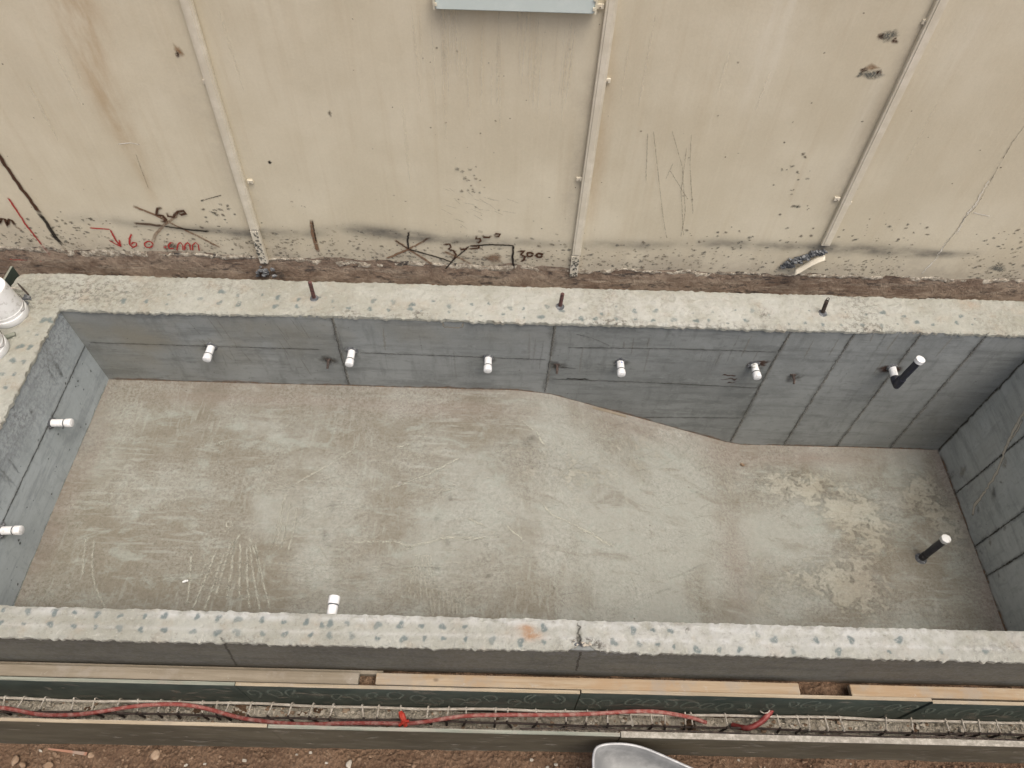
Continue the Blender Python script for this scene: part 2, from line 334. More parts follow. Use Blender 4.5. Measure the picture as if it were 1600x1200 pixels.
    def build(s, name, parent=None, smooth=False, bevel=0.0, ang=40):
        o3 = np.array(parent_loc(parent)); me = bpy.data.meshes.new(name)
        me.from_pydata((np.array(s.v)-o3).tolist(), [], s.f); me.update()
        for m in s.mats: me.materials.append(m)
        me.polygons.foreach_set('material_index', s.mi)
        if min(s.fade) < 1.0:
            at = me.attributes.new('fade', 'FLOAT', 'POINT'); at.data.foreach_set('value', s.fade)
        for k, lst in s.attrs.items():
            arr = np.zeros(len(s.v), np.float32)
            for o, v in lst: arr[o:o+len(v)] = v
            at = me.attributes.new(k, 'FLOAT', 'POINT'); at.data.foreach_set('value', arr)
        if bevel:
            bm = bmesh.new(); bm.from_mesh(me)
            bmesh.ops.bevel(bm, geom=list(bm.edges), offset=bevel, segments=2, affect='EDGES', clamp_overlap=True); bm.to_mesh(me); bm.free()
        if smooth or bevel: me.shade_smooth(); me.set_sharp_from_angle(angle=math.radians(ang))
        ob = bpy.data.objects.new(name, me); col.objects.link(ob)
        if parent is not None: ob.parent = parent
        return ob
def parent_loc(p):
    l = Vector((0, 0, 0))
    while p is not None: l += p.location; p = p.parent
    return l
def tag(o, label=None, cat=None, group=None, kind=None):
    for k, v in (('label', label), ('category', cat), ('group', group), ('kind', kind)):
        if v: o[k] = v
    return o
def thing(name, loc, label, cat, group=None):
    o = bpy.data.objects.new(name, None); o.empty_display_size = .1; o.location = Vector(loc); col.objects.link(o)
    return tag(o, label, cat, group)
def gauss(X, Y, c, sx, sy, a=1.0): return a*np.exp(-((X-c[0])/sx)**2-((Y-c[1])/sy)**2)
def vnoise(X, Y, sc, seed=0):
    """smooth value noise"""
    r = np.random.default_rng(seed); T = r.uniform(-1, 1, (256, 256)); x = X*sc; y = Y*sc
    i = np.floor(x).astype(int); j = np.floor(y).astype(int); fx = x-i; fy = y-j
    fx = fx*fx*(3-2*fx); fy = fy*fy*(3-2*fy); t = lambda a, b: T[a % 256, b % 256]
    return (t(i, j)*(1-fx)+t(i+1, j)*fx)*(1-fy)+(t(i, j+1)*(1-fx)+t(i+1, j+1)*fx)*fy
def fbm(X, Y, sc, seed=0, o=4):
    return sum(vnoise(X, Y, sc*2**k, seed+k)*.5**k for k in range(o))

# ------------------------------------------------------------------ main dimensions (metres)
XL, XR, YN, YF = -3.70, 4.45, 1.50, 3.965          # inner faces of the pool
YNo, YFo, XLo, XRo = 1.325, 4.345, -4.17, 4.70      # outer faces
XB, XD, ZS, ZD = .36, 2.30, -1.02, -1.875           # slope start / end, shallow and deep floor levels
YW = 4.62                                           # face of the beige boundary wall
def floor_z(x): return np.interp(x, [XB-.25, XB+.05, XD-.05, XD+.12], [ZS, ZS-.05, ZD+.04, ZD])

# ------------------------------------------------------------------ ground (one sheet)
def axis(lo, hi, step, far, extra=()):
    a = list(np.arange(lo, hi+1e-6, step)); b = [far[0], (far[0]+lo)/2, lo-6, lo-2]; c = [hi+2, hi+6, (far[1]+hi)/2, far[1]]
    return np.array(sorted(set(np.round(b+a+c+list(extra), 4))))
gx = axis(-5.2, 5.6, .03, (-80, 80))
gy = np.array(sorted(set(np.round([-80, -40, -15, -5, -2, -1]+list(np.arange(-.5, .60, .1))+list(np.arange(.6, 1.20, .018))+[1.2, 1.206, 1.212]+list(np.arange(1.23, 1.33, .02))
    + [1.40, 1.41, 2.5, 4.20, 4.21]+list(np.arange(4.25, 4.75, .02))+[4.8, 5, 6, 8, 15, 40, 80], 4))))
X, Y = np.meshgrid(gx, gy, indexing='ij')
def soil_z(x): return -1.12+.062*np.clip(x, -3.6, 0)
Z = np.where(Y < 1.204, np.where(Y < .95, soil_z(X), -1.12), -.61)
Z = np.where((Y > 1.405) & (Y < 4.205), -2.3, Z)
back = -.27 - .03*np.clip((-3.4-X)/1.0, 0, 1)
Z = np.where(Y >= 4.205, back, Z)
out = (X < -4.6) | (X > 5.0)
Z = np.where(out & (Y > 1.22), -.25, Z)
near = (np.abs(X) < 6) & (Y > -1) & (Y < 5)
bump = fbm(X, Y, 7, 3, 4)*.022 + np.abs(fbm(X, Y, 2.2, 9, 3))*.03
Z = Z + np.where(near & (Y < 1.204), bump, 0) + np.where(near & (Y > 4.205), fbm(X, Y, 9, 5, 4)*.022, 0) + np.where(near & (Y > 1.204) & (Y < 1.4), fbm(X, Y, 9, 15, 3)*.02, 0)
mb = MB(); mb.grid(np.stack([X, Y, Z], -1), 'soil', flip=False)
gob = tag(mb.build('ground', smooth=True, ang=60), kind='structure')

# gravel fill between the shutter boards (a bed of its own inside the trench)
fx = np.arange(-4.6, 4.9, .012); fy = np.arange(.965, 1.186, .012)
X, Y = np.meshgrid(fx, fy, indexing='ij'); Z = -1.085+fbm(X, Y, 14, 21, 4)*.016+fbm(X, Y, 2, 22, 2)*.015
mb = MB(); mb.grid(np.stack([X, Y, Z], -1), 'gravel')
for i in range(2600):
    x, y = rng.uniform(-4.5, 4.8), rng.uniform(.98, 1.175); r = .004+.012*rng.random()**2.6
    if i % 60 == 0: r = rng.uniform(.018, .028)
    mb.blob((x, y, -1.082+fbm(np.array([x]), np.array([y]), 2, 22, 2)[0]*.015+r*.2), r, 'pebble' if rng.random() < .8 else 'stone', 1, .3, (1.2, 1, .7))
tag(mb.build('gravel_bed', smooth=True), 'grey gravel and crumbs of concrete filling the trench', 'gravel', kind='stuff')
mb = MB()
for i in range(1500):
    x, y = rng.uniform(-3.4, 4.1), rng.uniform(.62, .91); r = .004+.011*rng.random()**2.5
    mb.blob((x, y, float(soil_z(x))+.015+r*.2+abs(float(fbm(np.array([x]), np.array([y]), 2.2, 9, 3)[0]))*.03), r, 'grit' if rng.random() < .95 else 'stone_grey', 1, .3, (1.2, 1, .7))
tag(mb.build('loose_grit', smooth=True), 'small brown stones strewn over the soil', 'grit', kind='stuff')
# crumbs along the foot of the wall
mb = MB()
for i in range(260):
    x, y = rng.uniform(-4.4, 5), rng.uniform(4.37, 4.60); r = .004+.014*rng.random()**2.6
    mb.blob((x, y, -.27+r*.2), r, 'mortar' if rng.random() < .4 else 'stone', 1, .35, (1.3, 1, .7))
tag(mb.build('rubble_crumbs', smooth=True), 'crumbs of mortar and earth along the foot of the beige wall', 'rubble', kind='stuff')

# ------------------------------------------------------------------ pool
pool = thing('swimming_pool', (.4, 2.7, ZD), 'unfinished grey concrete pool shell with a sloping screed floor', 'swimming pool')
N_F, N_L, N_R, N_N = (0, -1, 0), (1, 0, 0), (-1, 0, 0), (0, -1, 0)
# floor ----------------------------------------------------------
fx = np.arange(XL-.01, XR+.02, .014); fy = np.arange(YN-.01, YF+.02, .014)
X, Y = np.meshgrid(fx, fy, indexing='ij'); Z = floor_z(X)
Z = Z + fbm(X, Y, 1.1, 31, 3)*.008 + fbm(X, Y, 9, 35, 3)*.0025
# cove of mortar against the walls
d = np.minimum(np.minimum(X-XL, XR-X), np.minimum(YF-Y, Y-YN)); Z += np.clip(.05-d, 0, .05)*.55
def fl(u, v):
    p = atz(u, v, ZS)
    for _ in range(12): p = atz(u, v, float(floor_z(p[0])))
    return p
def zsum(lst):
    A = np.zeros_like(X)
    for u, v, su, sv, a in lst:
        c = fl(u, v); sx = su*np.linalg.norm(fl(u+20, v)-fl(u-20, v))/40; sy = sv*np.linalg.norm(fl(u, v+15)-fl(u, v-15))/30
        A += gauss(X, Y, c, sx, sy, a)
    return A
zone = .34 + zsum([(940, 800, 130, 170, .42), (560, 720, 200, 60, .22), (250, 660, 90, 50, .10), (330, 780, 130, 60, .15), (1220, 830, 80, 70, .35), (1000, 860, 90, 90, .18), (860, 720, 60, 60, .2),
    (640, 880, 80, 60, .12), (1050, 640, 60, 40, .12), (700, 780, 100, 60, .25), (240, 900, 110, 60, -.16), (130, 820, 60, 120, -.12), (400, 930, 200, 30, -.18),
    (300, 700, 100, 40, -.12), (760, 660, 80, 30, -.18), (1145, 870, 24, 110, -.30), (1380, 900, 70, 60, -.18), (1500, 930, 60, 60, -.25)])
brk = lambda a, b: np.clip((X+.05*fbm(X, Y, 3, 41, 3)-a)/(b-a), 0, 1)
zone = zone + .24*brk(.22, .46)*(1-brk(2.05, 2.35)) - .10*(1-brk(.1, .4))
flake = zsum([(1240, 755, 60, 26, .9), (1320, 790, 60, 30, .8), (1440, 770, 30, 40, .9), (1360, 830, 50, 40, .7), (1340, 920, 60, 45, .95), (1270, 900, 50, 30, .6),
    (1140, 760, 20, 30, .4), (900, 740, 70, 40, .5), (1000, 700, 60, 40, .35), (800, 700, 50, 30, .3), (1500, 830, 40, 60, .6), (640, 700, 60, 30, .25), (1470, 960, 60, 20, .4), (1180, 930, 40, 40, .5)])
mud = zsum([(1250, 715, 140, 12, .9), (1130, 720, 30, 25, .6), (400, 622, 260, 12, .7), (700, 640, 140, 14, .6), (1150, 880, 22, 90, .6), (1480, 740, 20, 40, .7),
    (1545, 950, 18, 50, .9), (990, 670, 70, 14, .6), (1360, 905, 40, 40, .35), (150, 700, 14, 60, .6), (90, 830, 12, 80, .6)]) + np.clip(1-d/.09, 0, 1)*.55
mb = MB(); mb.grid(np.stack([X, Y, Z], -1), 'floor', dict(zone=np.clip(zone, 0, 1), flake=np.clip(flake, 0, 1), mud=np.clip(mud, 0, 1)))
UPN = (0, 0, 1)
def frib(pix, wpx, m='d_pale', **k):
    k.setdefault('off', .007); k.setdefault('soft', .9); k.setdefault('jit', .25)
    mb.ribbon([fl(u, v) for u, v in pix], UPN, wpx*.0062, m, **k)
def c7(*p): return [(x/2.667, 660+y/2.667) for x, y in p]
def c8(*p): return [(550+x/2.667, 600+y/2.667) for x, y in p]
for ln in [((905, 530), (860, 640), (800, 790)), ((935, 545), (890, 680), (850, 790)), ((962, 500), (930, 620), (893, 740)), ((980, 480), (965, 620), (945, 745)),
           ((1003, 500), (998, 640), (1000, 740)), ((1030, 520), (1032, 660), (1042, 780)), ((1042, 510), (1060, 660), (1086, 790)), ((1062, 500), (1092, 640), (1126, 780)),
           ((1040, 480), (1070, 560), (1085, 640)), ((1010, 460), (985, 490), (960, 560)), ((800, 540), (790, 680), (780, 760))]:
    frib(c7(*ln), 5, a0=.7, jit=.12, soft=1)
for ln in [((1195, 285), (1165, 400), (1130, 530)), ((1185, 330), (1170, 440), (1150, 520)), ((1210, 330), (1195, 430), (1168, 530)), ((1235, 350), (1230, 430), (1200, 540))]:
    frib(c7(*ln), 4.4, a0=.6, jit=.12, soft=1)
for ln in [((395, 490), (383, 600), (400, 690), (445, 780)), ((1490, 100), (1380, 175), (1270, 235), (1190, 285)), ((360, 480), (350, 560), (345, 640))]:
    frib(c7(*ln), 4.4, a0=.6, jit=.12, soft=1)
for k in range(7):
    x = 230+k*26
    frib(c8((270+k*9, 710), (225+k*20, 830), (205+k*28, 900)), 3.6, a0=.5, jit=.12, soft=1)
for k in range(9): frib(c8((325+k*18, 862+rng.uniform(-8, 8)), (328+k*18+rng.uniform(-5, 5), 965)), 3.6, a0=.5, jit=.12, soft=1)
for ln in [((795, 500), (830, 545), (950, 600), (1090, 680)), ((150, 440), (300, 385), (450, 310)), ((210, 690), (330, 655), (400, 640), (560, 645)), ((0, 660), (180, 655), (260, 690)),
           ((640, 590), (700, 640), (720, 660)), ((480, 560), (560, 600)), ((250, 250), (180, 270)), ((700, 150), (770, 200), (800, 260))]:
    frib(c8(*ln), 5, a0=.75)
for k in range(170):                                    # short trowel drags
    u, v = rng.uniform(150, 1150), rng.uniform(640, 940)
    a = rng.choice([.1, -.5, 1.3, 2.4])+rng.normal()*.25; L = rng.uniform(12, 55)
    frib([(u, v), (u+L*.5*math.cos(a)+rng.normal()*3, v+L*.35*math.sin(a)), (u+L*math.cos(a), v+L*.6*math.sin(a))], rng.uniform(1.8, 4.2), 'd_pale' if k % 3 else 'd_stain', a0=rng.uniform(.15, .45) if k % 3 else rng.uniform(.08, .22), soft=1)
for k in range(26):                                    # long sweeps of the float
    u, v = rng.uniform(200, 1050), rng.uniform(650, 900); r = rng.uniform(40, 130); a0_ = rng.uniform(0, 6.3); sw_ = rng.uniform(.6, 1.4)
    for q in range(int(rng.integers(1, 4))): frib([(u+(r+q*7)*math.cos(t), v+(r+q*7)*.62*math.sin(t)) for t in np.linspace(a0_, a0_+sw_, 9) if 640 < v+(r+q*7)*.62*math.sin(t) < 960 and 170 < u+(r+q*7)*math.cos(t) < 1120] or [(u, v), (u+4, v)], 3, a0=rng.uniform(.12, .34), soft=1)
for k in range(26):                                    # combed arcs
    u, v = rng.uniform(170, 700), rng.uniform(880, 950); frib([(u, v), (u+rng.uniform(40, 130), v+rng.uniform(-3, 3))], 2.4, a0=.3)
for (u, v, r) in [(346, 693, 3), (359, 820, 5)]:   # rings left by cups of mortar
    frib([(u+r*math.cos(t), v+r*.85*math.sin(t)) for t in np.linspace(0, 6.3, 14)], 3, 'd_pale', a0=.8)
for (u, v, r, m) in [(1030, 673, 9, 'd_white'), (1042, 677, 8, 'd_white'), (1018, 667, 6, 'd_white'), (1060, 682, 7, 'd_white'), (624, 756, 4, 'd_white'), (1104, 704, 4, 'd_white'),
                     (1165, 726, 6, 'd_earth'), (830, 685, 9, 'd_stain'), (822, 695, 8, 'd_stain'), (704, 780, 5, 'd_stain'), (700, 850, 5, 'd_stain'), (683, 812, 5, 'd_stain'), (762, 900, 5, 'd_stain'),
                     (682, 889, 5, 'd_stain'), (1094, 924, 3, 'd_stain'), (866, 920, 3, 'd_stain'), (1362, 804, 3, 'd_black'), (1392, 804, 2.5, 'd_black'), (520, 790, 8, 'd_stain'), (512, 845, 8, 'd_stain'),
                     (508, 835, 6, 'd_stain'), (1195, 919, 2, 'd_black'), (1276, 958, 2, 'd_black'), (1200, 730, 7, 'd_stain'), (1228, 768, 9, 'd_stain')]:
    mb.splat(fl(u, v), (1, 0, 0), (0, 1, 0), UPN, m, r*.0062, 1.3, rng.uniform(0, 3), off=.008, core=.2, a0=.3)
for (u0, v0, u1, v1, wd) in [(850, 617, 1010, 660, 5), (1090, 686, 1130, 693, 4)]:
    pass
mb.build('floor', pool, smooth=True)
# inner faces ----------------------------------------------------
def face_grid(m, P0, du, dv, nu, nv, fn, flip=False):
    u = np.linspace(0, 1, nu); v = np.linspace(0, 1, nv); U, W = np.meshgrid(u, v, indexing='ij')
    P = V(*P0)+U[..., None]*V(*du)+W[..., None]*V(*dv); mb.grid(P, m, fn(P[..., 0], P[..., 1], P[..., 2]), flip)
def prism(m, a, b):                                    # plain hidden core of a wall, set behind its visible faces
    mb.box(a, b, m)
def wf(u, v): return aty(u, v, YF)
# far long wall
mb = MB(); prism('conc', (XLo+.02, YF+.004, -2.4), (XRo-.02, YFo-.01, -.035))
def fn(x, y, z):
    brown = gauss(x, z, (-2.9, -.35), 1.3, .3, .9)+gauss(x, z, (-1.0, -.2), 1.5, .14, .4)+gauss(x, z, (-3.3, -.8), .8, .3, .4)+gauss(x, z, (4.2, -1.5), .6, .5, .35)
    tone = sum(np.where((x > a_) & (x <= b_), k_, 0) for a_, b_, k_ in ((-1.47, .36, .12), (2.31, 2.86, .16), (2.86, 3.40, .06), (3.40, 3.95, .22), (3.95, 5, .10))); tone = np.where((z > -.5) & (x < .36), tone+.06, tone)
    tone2 = np.where((x > .36) & (x < 2.31), .28, 0)*np.where(z < -.45, 1, .5)+gauss(x, z, (4.3, -1.2), .35, .9, .3)
    return dict(brown=np.clip(brown, 0, 1), tone=tone, tone2=np.clip(tone2, 0, 1), rough=np.clip(gauss(x, z, (.25, -.5), .12, .5, .5)+gauss(x, z, (1.9, -.6), .3, .08, .3), 0, 1))
face_grid('conc', (XL-.005, YF, -2.0), (XR-XL+.01, 0, 0), (0, 0, 1.985), 240, 60, fn)
def wrib(pix, wpx, m='d_seam', n=N_F, at=wf, **k):
    k.setdefault('soft', .8); k.setdefault('jit', .22); mb.ribbon([at(u, v) for u, v in pix], n, wpx*.0065, m, **k)
for ln in [((517, 493), (530, 545), (545, 602)), ((866, 508), (859, 560), (851, 613)), ((1235, 518), (1200, 578), (1141, 690)), ((1335, 520), (1280, 605), (1222, 698)),
           ((1440, 520), (1370, 612), (1304, 700)), ((1545, 519), (1460, 617), (1387, 703))]:
    wrib(ln, 2.3, a0=.6, jit=.35); wrib(ln, 10, 'd_stain', a0=.24); wrib([(u_+2, v_) for u_, v_ in ln], 2.0, 'd_beige', a0=.5, jit=.5)
for ln in [((140, 535), (330, 541), (500, 546)), ((562, 551), (700, 556), (853, 562)), ((900, 543), (1060, 545), (1213, 550)), ((862, 592), (1000, 597), (1184, 606)), ((1005, 652), (1158, 653)), ((870, 573), (900, 576))]:
    wrib(ln, 1.9, a0=.55); wrib(ln, 7, 'd_stain', a0=.16)
wrib([(884, 591.5), (920, 592.5)], 3.5, 'd_black', a0=.9); wrib([(887, 543), (912, 543.5)], 2, 'd_black', a0=.7)
wrib([(1128, 586), (1150, 587)], 3, 'd_rustd', jit=.5); wrib([(1126, 592), (1152, 592)], 4, 'd_rustd', jit=.6); wrib([(1136, 598), (1150, 597)], 3, 'd_rustd', jit=.5)
for pa in [((692, 502), (693, 511)), ((693, 511), (722, 512)), ((722, 512), (724, 503))]: wrib(pa, 3, 'd_beige', a0=.8)
wrib([(900, 522), (925, 528), (955, 541)], 2, 'd_stain', a0=.5)
for k in range(34):                                    # faint vertical runs
    u = rng.uniform(300, 1500); v = rng.uniform(510, 560); p = wf(u, v); L = rng.uniform(.1, .45)
    mb.ribbon([p, p+V(rng.normal()*.01, 0, -L)], N_F, rng.uniform(.008, .03), 'd_beige' if rng.random() < .5 else 'd_stain', .95, .2, True, a0=rng.uniform(.12, .35))
for k in range(16):
    u = rng.uniform(280, 480); p = wf(u, rng.uniform(495, 560)); mb.ribbon([p, p+V(.05, 0, -rng.uniform(.1, .3))], N_F, .012, 'd_beige', .9, .2, True, a0=.3)
for (u, v) in [(327, 541), (549, 548), (762, 558), (969, 565), (1180, 570), (1396, 575), (514, 562), (870, 570), (1240, 590)]:
    mb.splat(wf(u, v+1), (1, 0, 0), (0, 0, 1), N_F, 'd_stain', .07, 1.25, 0, 12, a0=.75, core=.35)
for (u, v) in [(1184, 571), (1390, 579)]:
    mb.splat(wf(u, v-3), (1, 0, 0), (0, 0, 1), N_F, 'd_rustd', .06, 1.7, 0, 12, a0=.7, off=.003)
mb.ribbon([V(x, YF, floor_z(x)+.028+.006*math.sin(x*7)) for x in np.arange(XL, XR, .1)], N_F, .05, 'd_earth', .9, .2, a0=.7)
# loose edge strip where the screed slopes down, standing proud of the wall
side = tag(mb.build('side_wall', pool, smooth=True))
# left end wall
def wl(u, v): return atx(u, v, XL)
mb = MB(); prism('conc_skylit', (XLo+.02, YN-.01, -2.4), (XL-.004, YF+.003, -.035))
def fn(x, y, z):
    return dict(brown=np.zeros_like(x), rough=np.clip(np.clip((z+.42)/.3, 0, 1)*(.75+fbm(y, z, 3, 51, 3)*.5)+gauss(y, z, (3.4, -.35), .5, .2, .4), 0, 1))
face_grid('conc_skylit', (XL, YN-.01, -1.4), (0, YF-YN+.015, 0), (0, 0, 1.385), 110, 60, fn)
for ln in [((134, 537), (96, 620), (80, 655), (40, 738), (0, 824), (-50, 930))]:
    wrib(ln, 2.6, 'd_seam', N_L, wl, a0=.7); wrib(ln, 8, 'd_stain', N_L, wl, a0=.25)
for (u, v) in [(80, 660), (2, 832)]: mb.splat(wl(u, v), (0, 1, 0), (0, 0, 1), N_L, 'd_stain', .07, 1.2, 0, 12, a0=.8, core=.35)
for k in range(40):
    y, z = rng.uniform(1.6, 3.9), rng.uniform(-.95, -.45); mb.splat((XL, y, z), (0, 1, 0), (0, 0, 1), N_L, 'd_stain', rng.uniform(.005, .014), 1.3, rng.uniform(0, 3), 7, a0=.8)
for k in range(14):
    p = V(XL, rng.uniform(1.7, 3.8), rng.uniform(-.3, -.1)); mb.ribbon([p, p+V(0, -.03, -rng.uniform(.1, .35))], N_L, rng.uniform(.02, .06), 'd_stain', .95, .25, True, a0=rng.uniform(.2, .5))
mb.ribbon([V(XL, y, ZS+.028) for y in np.arange(YN, YF, .08)], N_L, .035, 'd_pale', .9, .25, a0=.6)
lend = mb.build('end_wall', pool, smooth=True)
# right end wall
def wr(u, v): return atx(u, v, XR)
mb = MB(); prism('conc', (XR+.004, YN-.01, -2.4), (XRo-.02, YF+.003, -.035))
def fn(x, y, z): return dict(brown=np.clip(gauss(y, z, (3.7, -1.2), .4, .8, .4), 0, 1), rough=np.clip(gauss(y, z, (3, -1.7), .8, .2, .3), 0, 1))
face_grid('conc_right', (XR, YN-.01, -2.0), (0, YF-YN+.015, 0), (0, 0, 1.985), 110, 60, fn, True)
for ln in [((1490, 774), (1545, 728), (1600, 682), (1680, 612)), ((1519, 857), (1600, 799), (1700, 725)), ((1534, 905), (1600, 865), (1700, 800))]:
    wrib(ln, 2.8, 'd_seam', N_R, wr); wrib(ln, 8, 'd_stain', N_R, wr, a0=.3)
wrib([(1620, 610), (1590, 662), (1572, 700), (1560, 735), (1540, 768), (1523, 790), (1520, 806)], 5, 'd_run', N_R, wr, a0=1, soft=.5, off=.004)
wrib([(1598, 655), (1590, 672), (1578, 690)], 5, 'd_run', N_R, wr, a0=.9)
for k in range(14):
    p = wr(rng.uniform(1480, 1590), rng.uniform(720, 900)); mb.splat(p, (0, 1, 0), (0, 0, 1), N_R, 'd_beige' if k % 2 else 'd_stain', rng.uniform(.015, .05), 1.6, rng.uniform(0, 3), 9, a0=.4, core=.3)
mb.ribbon([V(XR, YF-.010, z) for z in np.arange(ZD, -.05, .1)], N_R, .045, 'd_seam', .9, .25, a0=.8); mb.ribbon([V(XR, y, ZD+.035) for y in np.arange(YN, YF, .08)], N_R, .06, 'd_earth', .9, .25, a0=.8)
rend = mb.build('end_wall', pool, smooth=True)
# near long wall (its outer face is what the photo shows)
def wn(u, v): return aty(u, v, YNo)
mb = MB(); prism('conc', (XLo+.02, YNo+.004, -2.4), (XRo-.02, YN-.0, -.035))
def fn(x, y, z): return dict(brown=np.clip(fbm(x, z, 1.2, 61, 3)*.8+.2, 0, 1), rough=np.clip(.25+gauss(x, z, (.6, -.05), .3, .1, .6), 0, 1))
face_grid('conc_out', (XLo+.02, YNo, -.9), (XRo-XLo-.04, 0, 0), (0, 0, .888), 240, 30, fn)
wrib([(908, 1018), (904, 1030), (900, 1048)], 2.6, 'd_seam', N_N, wn)
wrib([(345, 995), (370, 1040)], 3, 'd_seam', N_N, wn, a0=.5)
for (u, v) in [(220, 1027), (690, 1040), (858, 1040), (1024, 1042)]: mb.splat(wn(u, v), (1, 0, 0), (0, 0, 1), N_N, 'd_beige', .018, 1.2, 0, 8, a0=.6, core=.3)
mb.ribbon([V(x, YNo, -.60) for x in np.arange(XLo+.05, XRo, .1)], N_N, .07, 'd_earth', .9, .25, a0=.5)
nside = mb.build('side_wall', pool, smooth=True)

# tops of the walls: pale screed with ragged edges ----------------
def top_strip(x0, x1, y0, y1, step, ragx=(0, 0), ragy=(0, 0), dots=(), extra=None, th=.034, corner=None, seed=0):
    nx = int((x1-x0)/step)+1; ny = int((y1-y0)/step)+1
    u = np.linspace(0, 1, nx); v = np.linspace(0, 1, ny); U, W = np.meshgrid(u, v, indexing='ij'); X = x0+U*(x1-x0); Y = y0+W*(y1-y0)
    e = lambda s, t, sc, q: (np.abs(fbm(t, t*0+q, sc*2.2, seed+s, 5))*1.3)*.0065
    Y = Y - ragy[0]*(1-W)**6*e(1, X, 9, 1)*1.6 + ragy[1]*W**6*e(2, X, 7, 2)*1.6 - (ragy[0]*(1-W)**6-ragy[1]*W**6)*fbm(X, X*0, .9, seed+8, 2)*.006
    X = X - ragx[0]*(1-U)**6*e(3, Y, 9, 3)*1.6 + ragx[1]*U**6*e(4, Y, 9, 4)*1.6
    if corner is not None:                              # rounded free corner (low x, high y)
        cx, cy, r = corner; k = np.clip((cx-X)/r, 0, 1); lim = cy - r*(1-np.sqrt(np.clip(1-k*k, 0, 1))); Y = np.minimum(Y, lim)
    Z = fbm(X, Y, 6, seed+20, 4)*.005 + fbm(X, Y, 22, seed+24, 3)*.0045
    dist = np.minimum(np.minimum(W, 1-W)*(y1-y0) if (ragy[0] or ragy[1]) else 9, np.minimum(U, 1-U)*(x1-x0) if (ragx[0] or ragx[1]) else 9)
    Z = Z - np.clip(.018-dist, 0, .018)*.5*(1+fbm(X, Y, 40, seed+30, 2))
    A = dict(dot=np.zeros_like(X), white=np.zeros_like(X), rust=np.zeros_like(X), grime=np.zeros_like(X))
    for (dx, dy, dr) in dots:
        m = (np.abs(X-dx) < dr*2.2) & (np.abs(Y-dy) < dr*2.2)
        if not m.any(): continue
        xx, yy = (X[m]-dx), (Y[m]-dy); a = np.arctan2(yy, xx); ph = rng.uniform(0, 6, 2)
        rr = dr*(1+.22*np.sin(2*a+ph[0])+.16*np.sin(3*a+ph[1])); q = np.sqrt(xx*xx+yy*yy)/rr
        A['dot'][m] = np.maximum(A['dot'][m], np.clip((1.25-q)/.45, 0, 1)); Z[m] -= np.clip(1-q, 0, 1)*.002
    if extra: extra(X, Y, Z, A)
    mb.grid(np.stack([X, Y, Z], -1), 'coping', {k: np.clip(v_, 0, 1) for k, v_ in A.items()})
    P = np.stack([X, Y, Z], -1)                         # skirt all round
    loop = np.concatenate([P[:, 0], P[-1, 1:], P[-2::-1, -1], P[0, -2:0:-1]]); n = len(loop); low = loop.copy(); low[:, 2] = -th
    mb.add(np.concatenate([loop, low]), [(i, i+n, (i+1) % n+n, (i+1) % n) for i in range(n)], 'coping')
def dots_px(pl, r0, jit=.15): return [(*atz(u, v, 0)[:2], r0*(1+rng.uniform(-jit, jit)*2)) for u, v in pl]
# far
fd = []
for k in range(46):
    u = 196+k*29.5; b = np.interp(u, [100, 517, 866, 1235, 1600], [476, 492, 507, 515, 518])
    if rng.random() < .9: fd.append((u+rng.normal()*4, b-11+rng.normal()*2))
    if rng.random() < .85: fd.append((u+4+rng.normal()*4, b-24+rng.normal()*2.5))
def ex(X, Y, Z, A):
    A['white'] += gauss(X, Y, (1.2, 4.1), 2.0, .3, .55)
    A['grime'] += np.clip(1-(Y-YF)/.07, 0, 1)*np.clip(.4+fbm(X, Y, 1.2, 71, 2), 0, 1)*.55 + gauss(X, Y, (-3.6, 4.15), .6, .2, .8) + gauss(X, Y, (-2.4, 4.25), .5, .12, .35) + np.clip(fbm(X, Y, 1.7, 77, 3), 0, 1)*.5
    for u in (1195, 656, 545):
        c = atz(u, 492, 0); A['grime'] += gauss(X, Y, c, .05, .06, 1.0)
    A['rust'] += gauss(X, Y, atz(1515, 476, 0), .12, .05, .35)
mb = MB(); top_strip(XLo, XRo, YF-.006, YFo, .009, (1, 0), (1.3, 1), dots_px(fd, .0165, .3), ex, corner=(XLo+.12, YFo, .12), seed=100)
mb.build('wall_top', side, smooth=True, ang=60)
# near
nd = [(x/3.81, 930+y/3.81) for x, y in [(20, 90), (165, 95), (323, 100), (445, 103), (578, 115), (715, 120), (862, 125), (980, 125), (1175, 128), (1300, 138), (1418, 145), (1558, 148),
     (5, 165), (140, 172), (298, 172), (440, 185), (572, 190), (712, 197), (838, 207), (978, 207), (1150, 217), (1295, 222), (1412, 222), (1562, 230)]]
nd += [(400+x/3.81, 930+y/3.81) for x, y in [(165, 160), (300, 162), (392, 180), (440, 172), (545, 168), (725, 180), (860, 178), (985, 183), (1110, 187), (1243, 190),
     (172, 233), (325, 238), (437, 240), (570, 243), (724, 258), (878, 258), (1002, 258), (1115, 258), (1248, 263), (1405, 268), (1575, 280)]]
nd += [(800+x/3.81, 930+y/3.81) for x, y in [(190, 195), (722, 208), (838, 210), (945, 213), (1460, 237), (190, 280), (605, 282), (757, 290), (868, 293), (962, 307), (1100, 325), (1235, 325), (1355, 323)]]
nd += [(u, 1000+rng.normal()*2) for u in (1210, 1275, 1330, 1405)]+[(u, 1018) for u in (1240, 1310, 1390, 1470, 1540)]
cN = atz(905, 1000, 0)
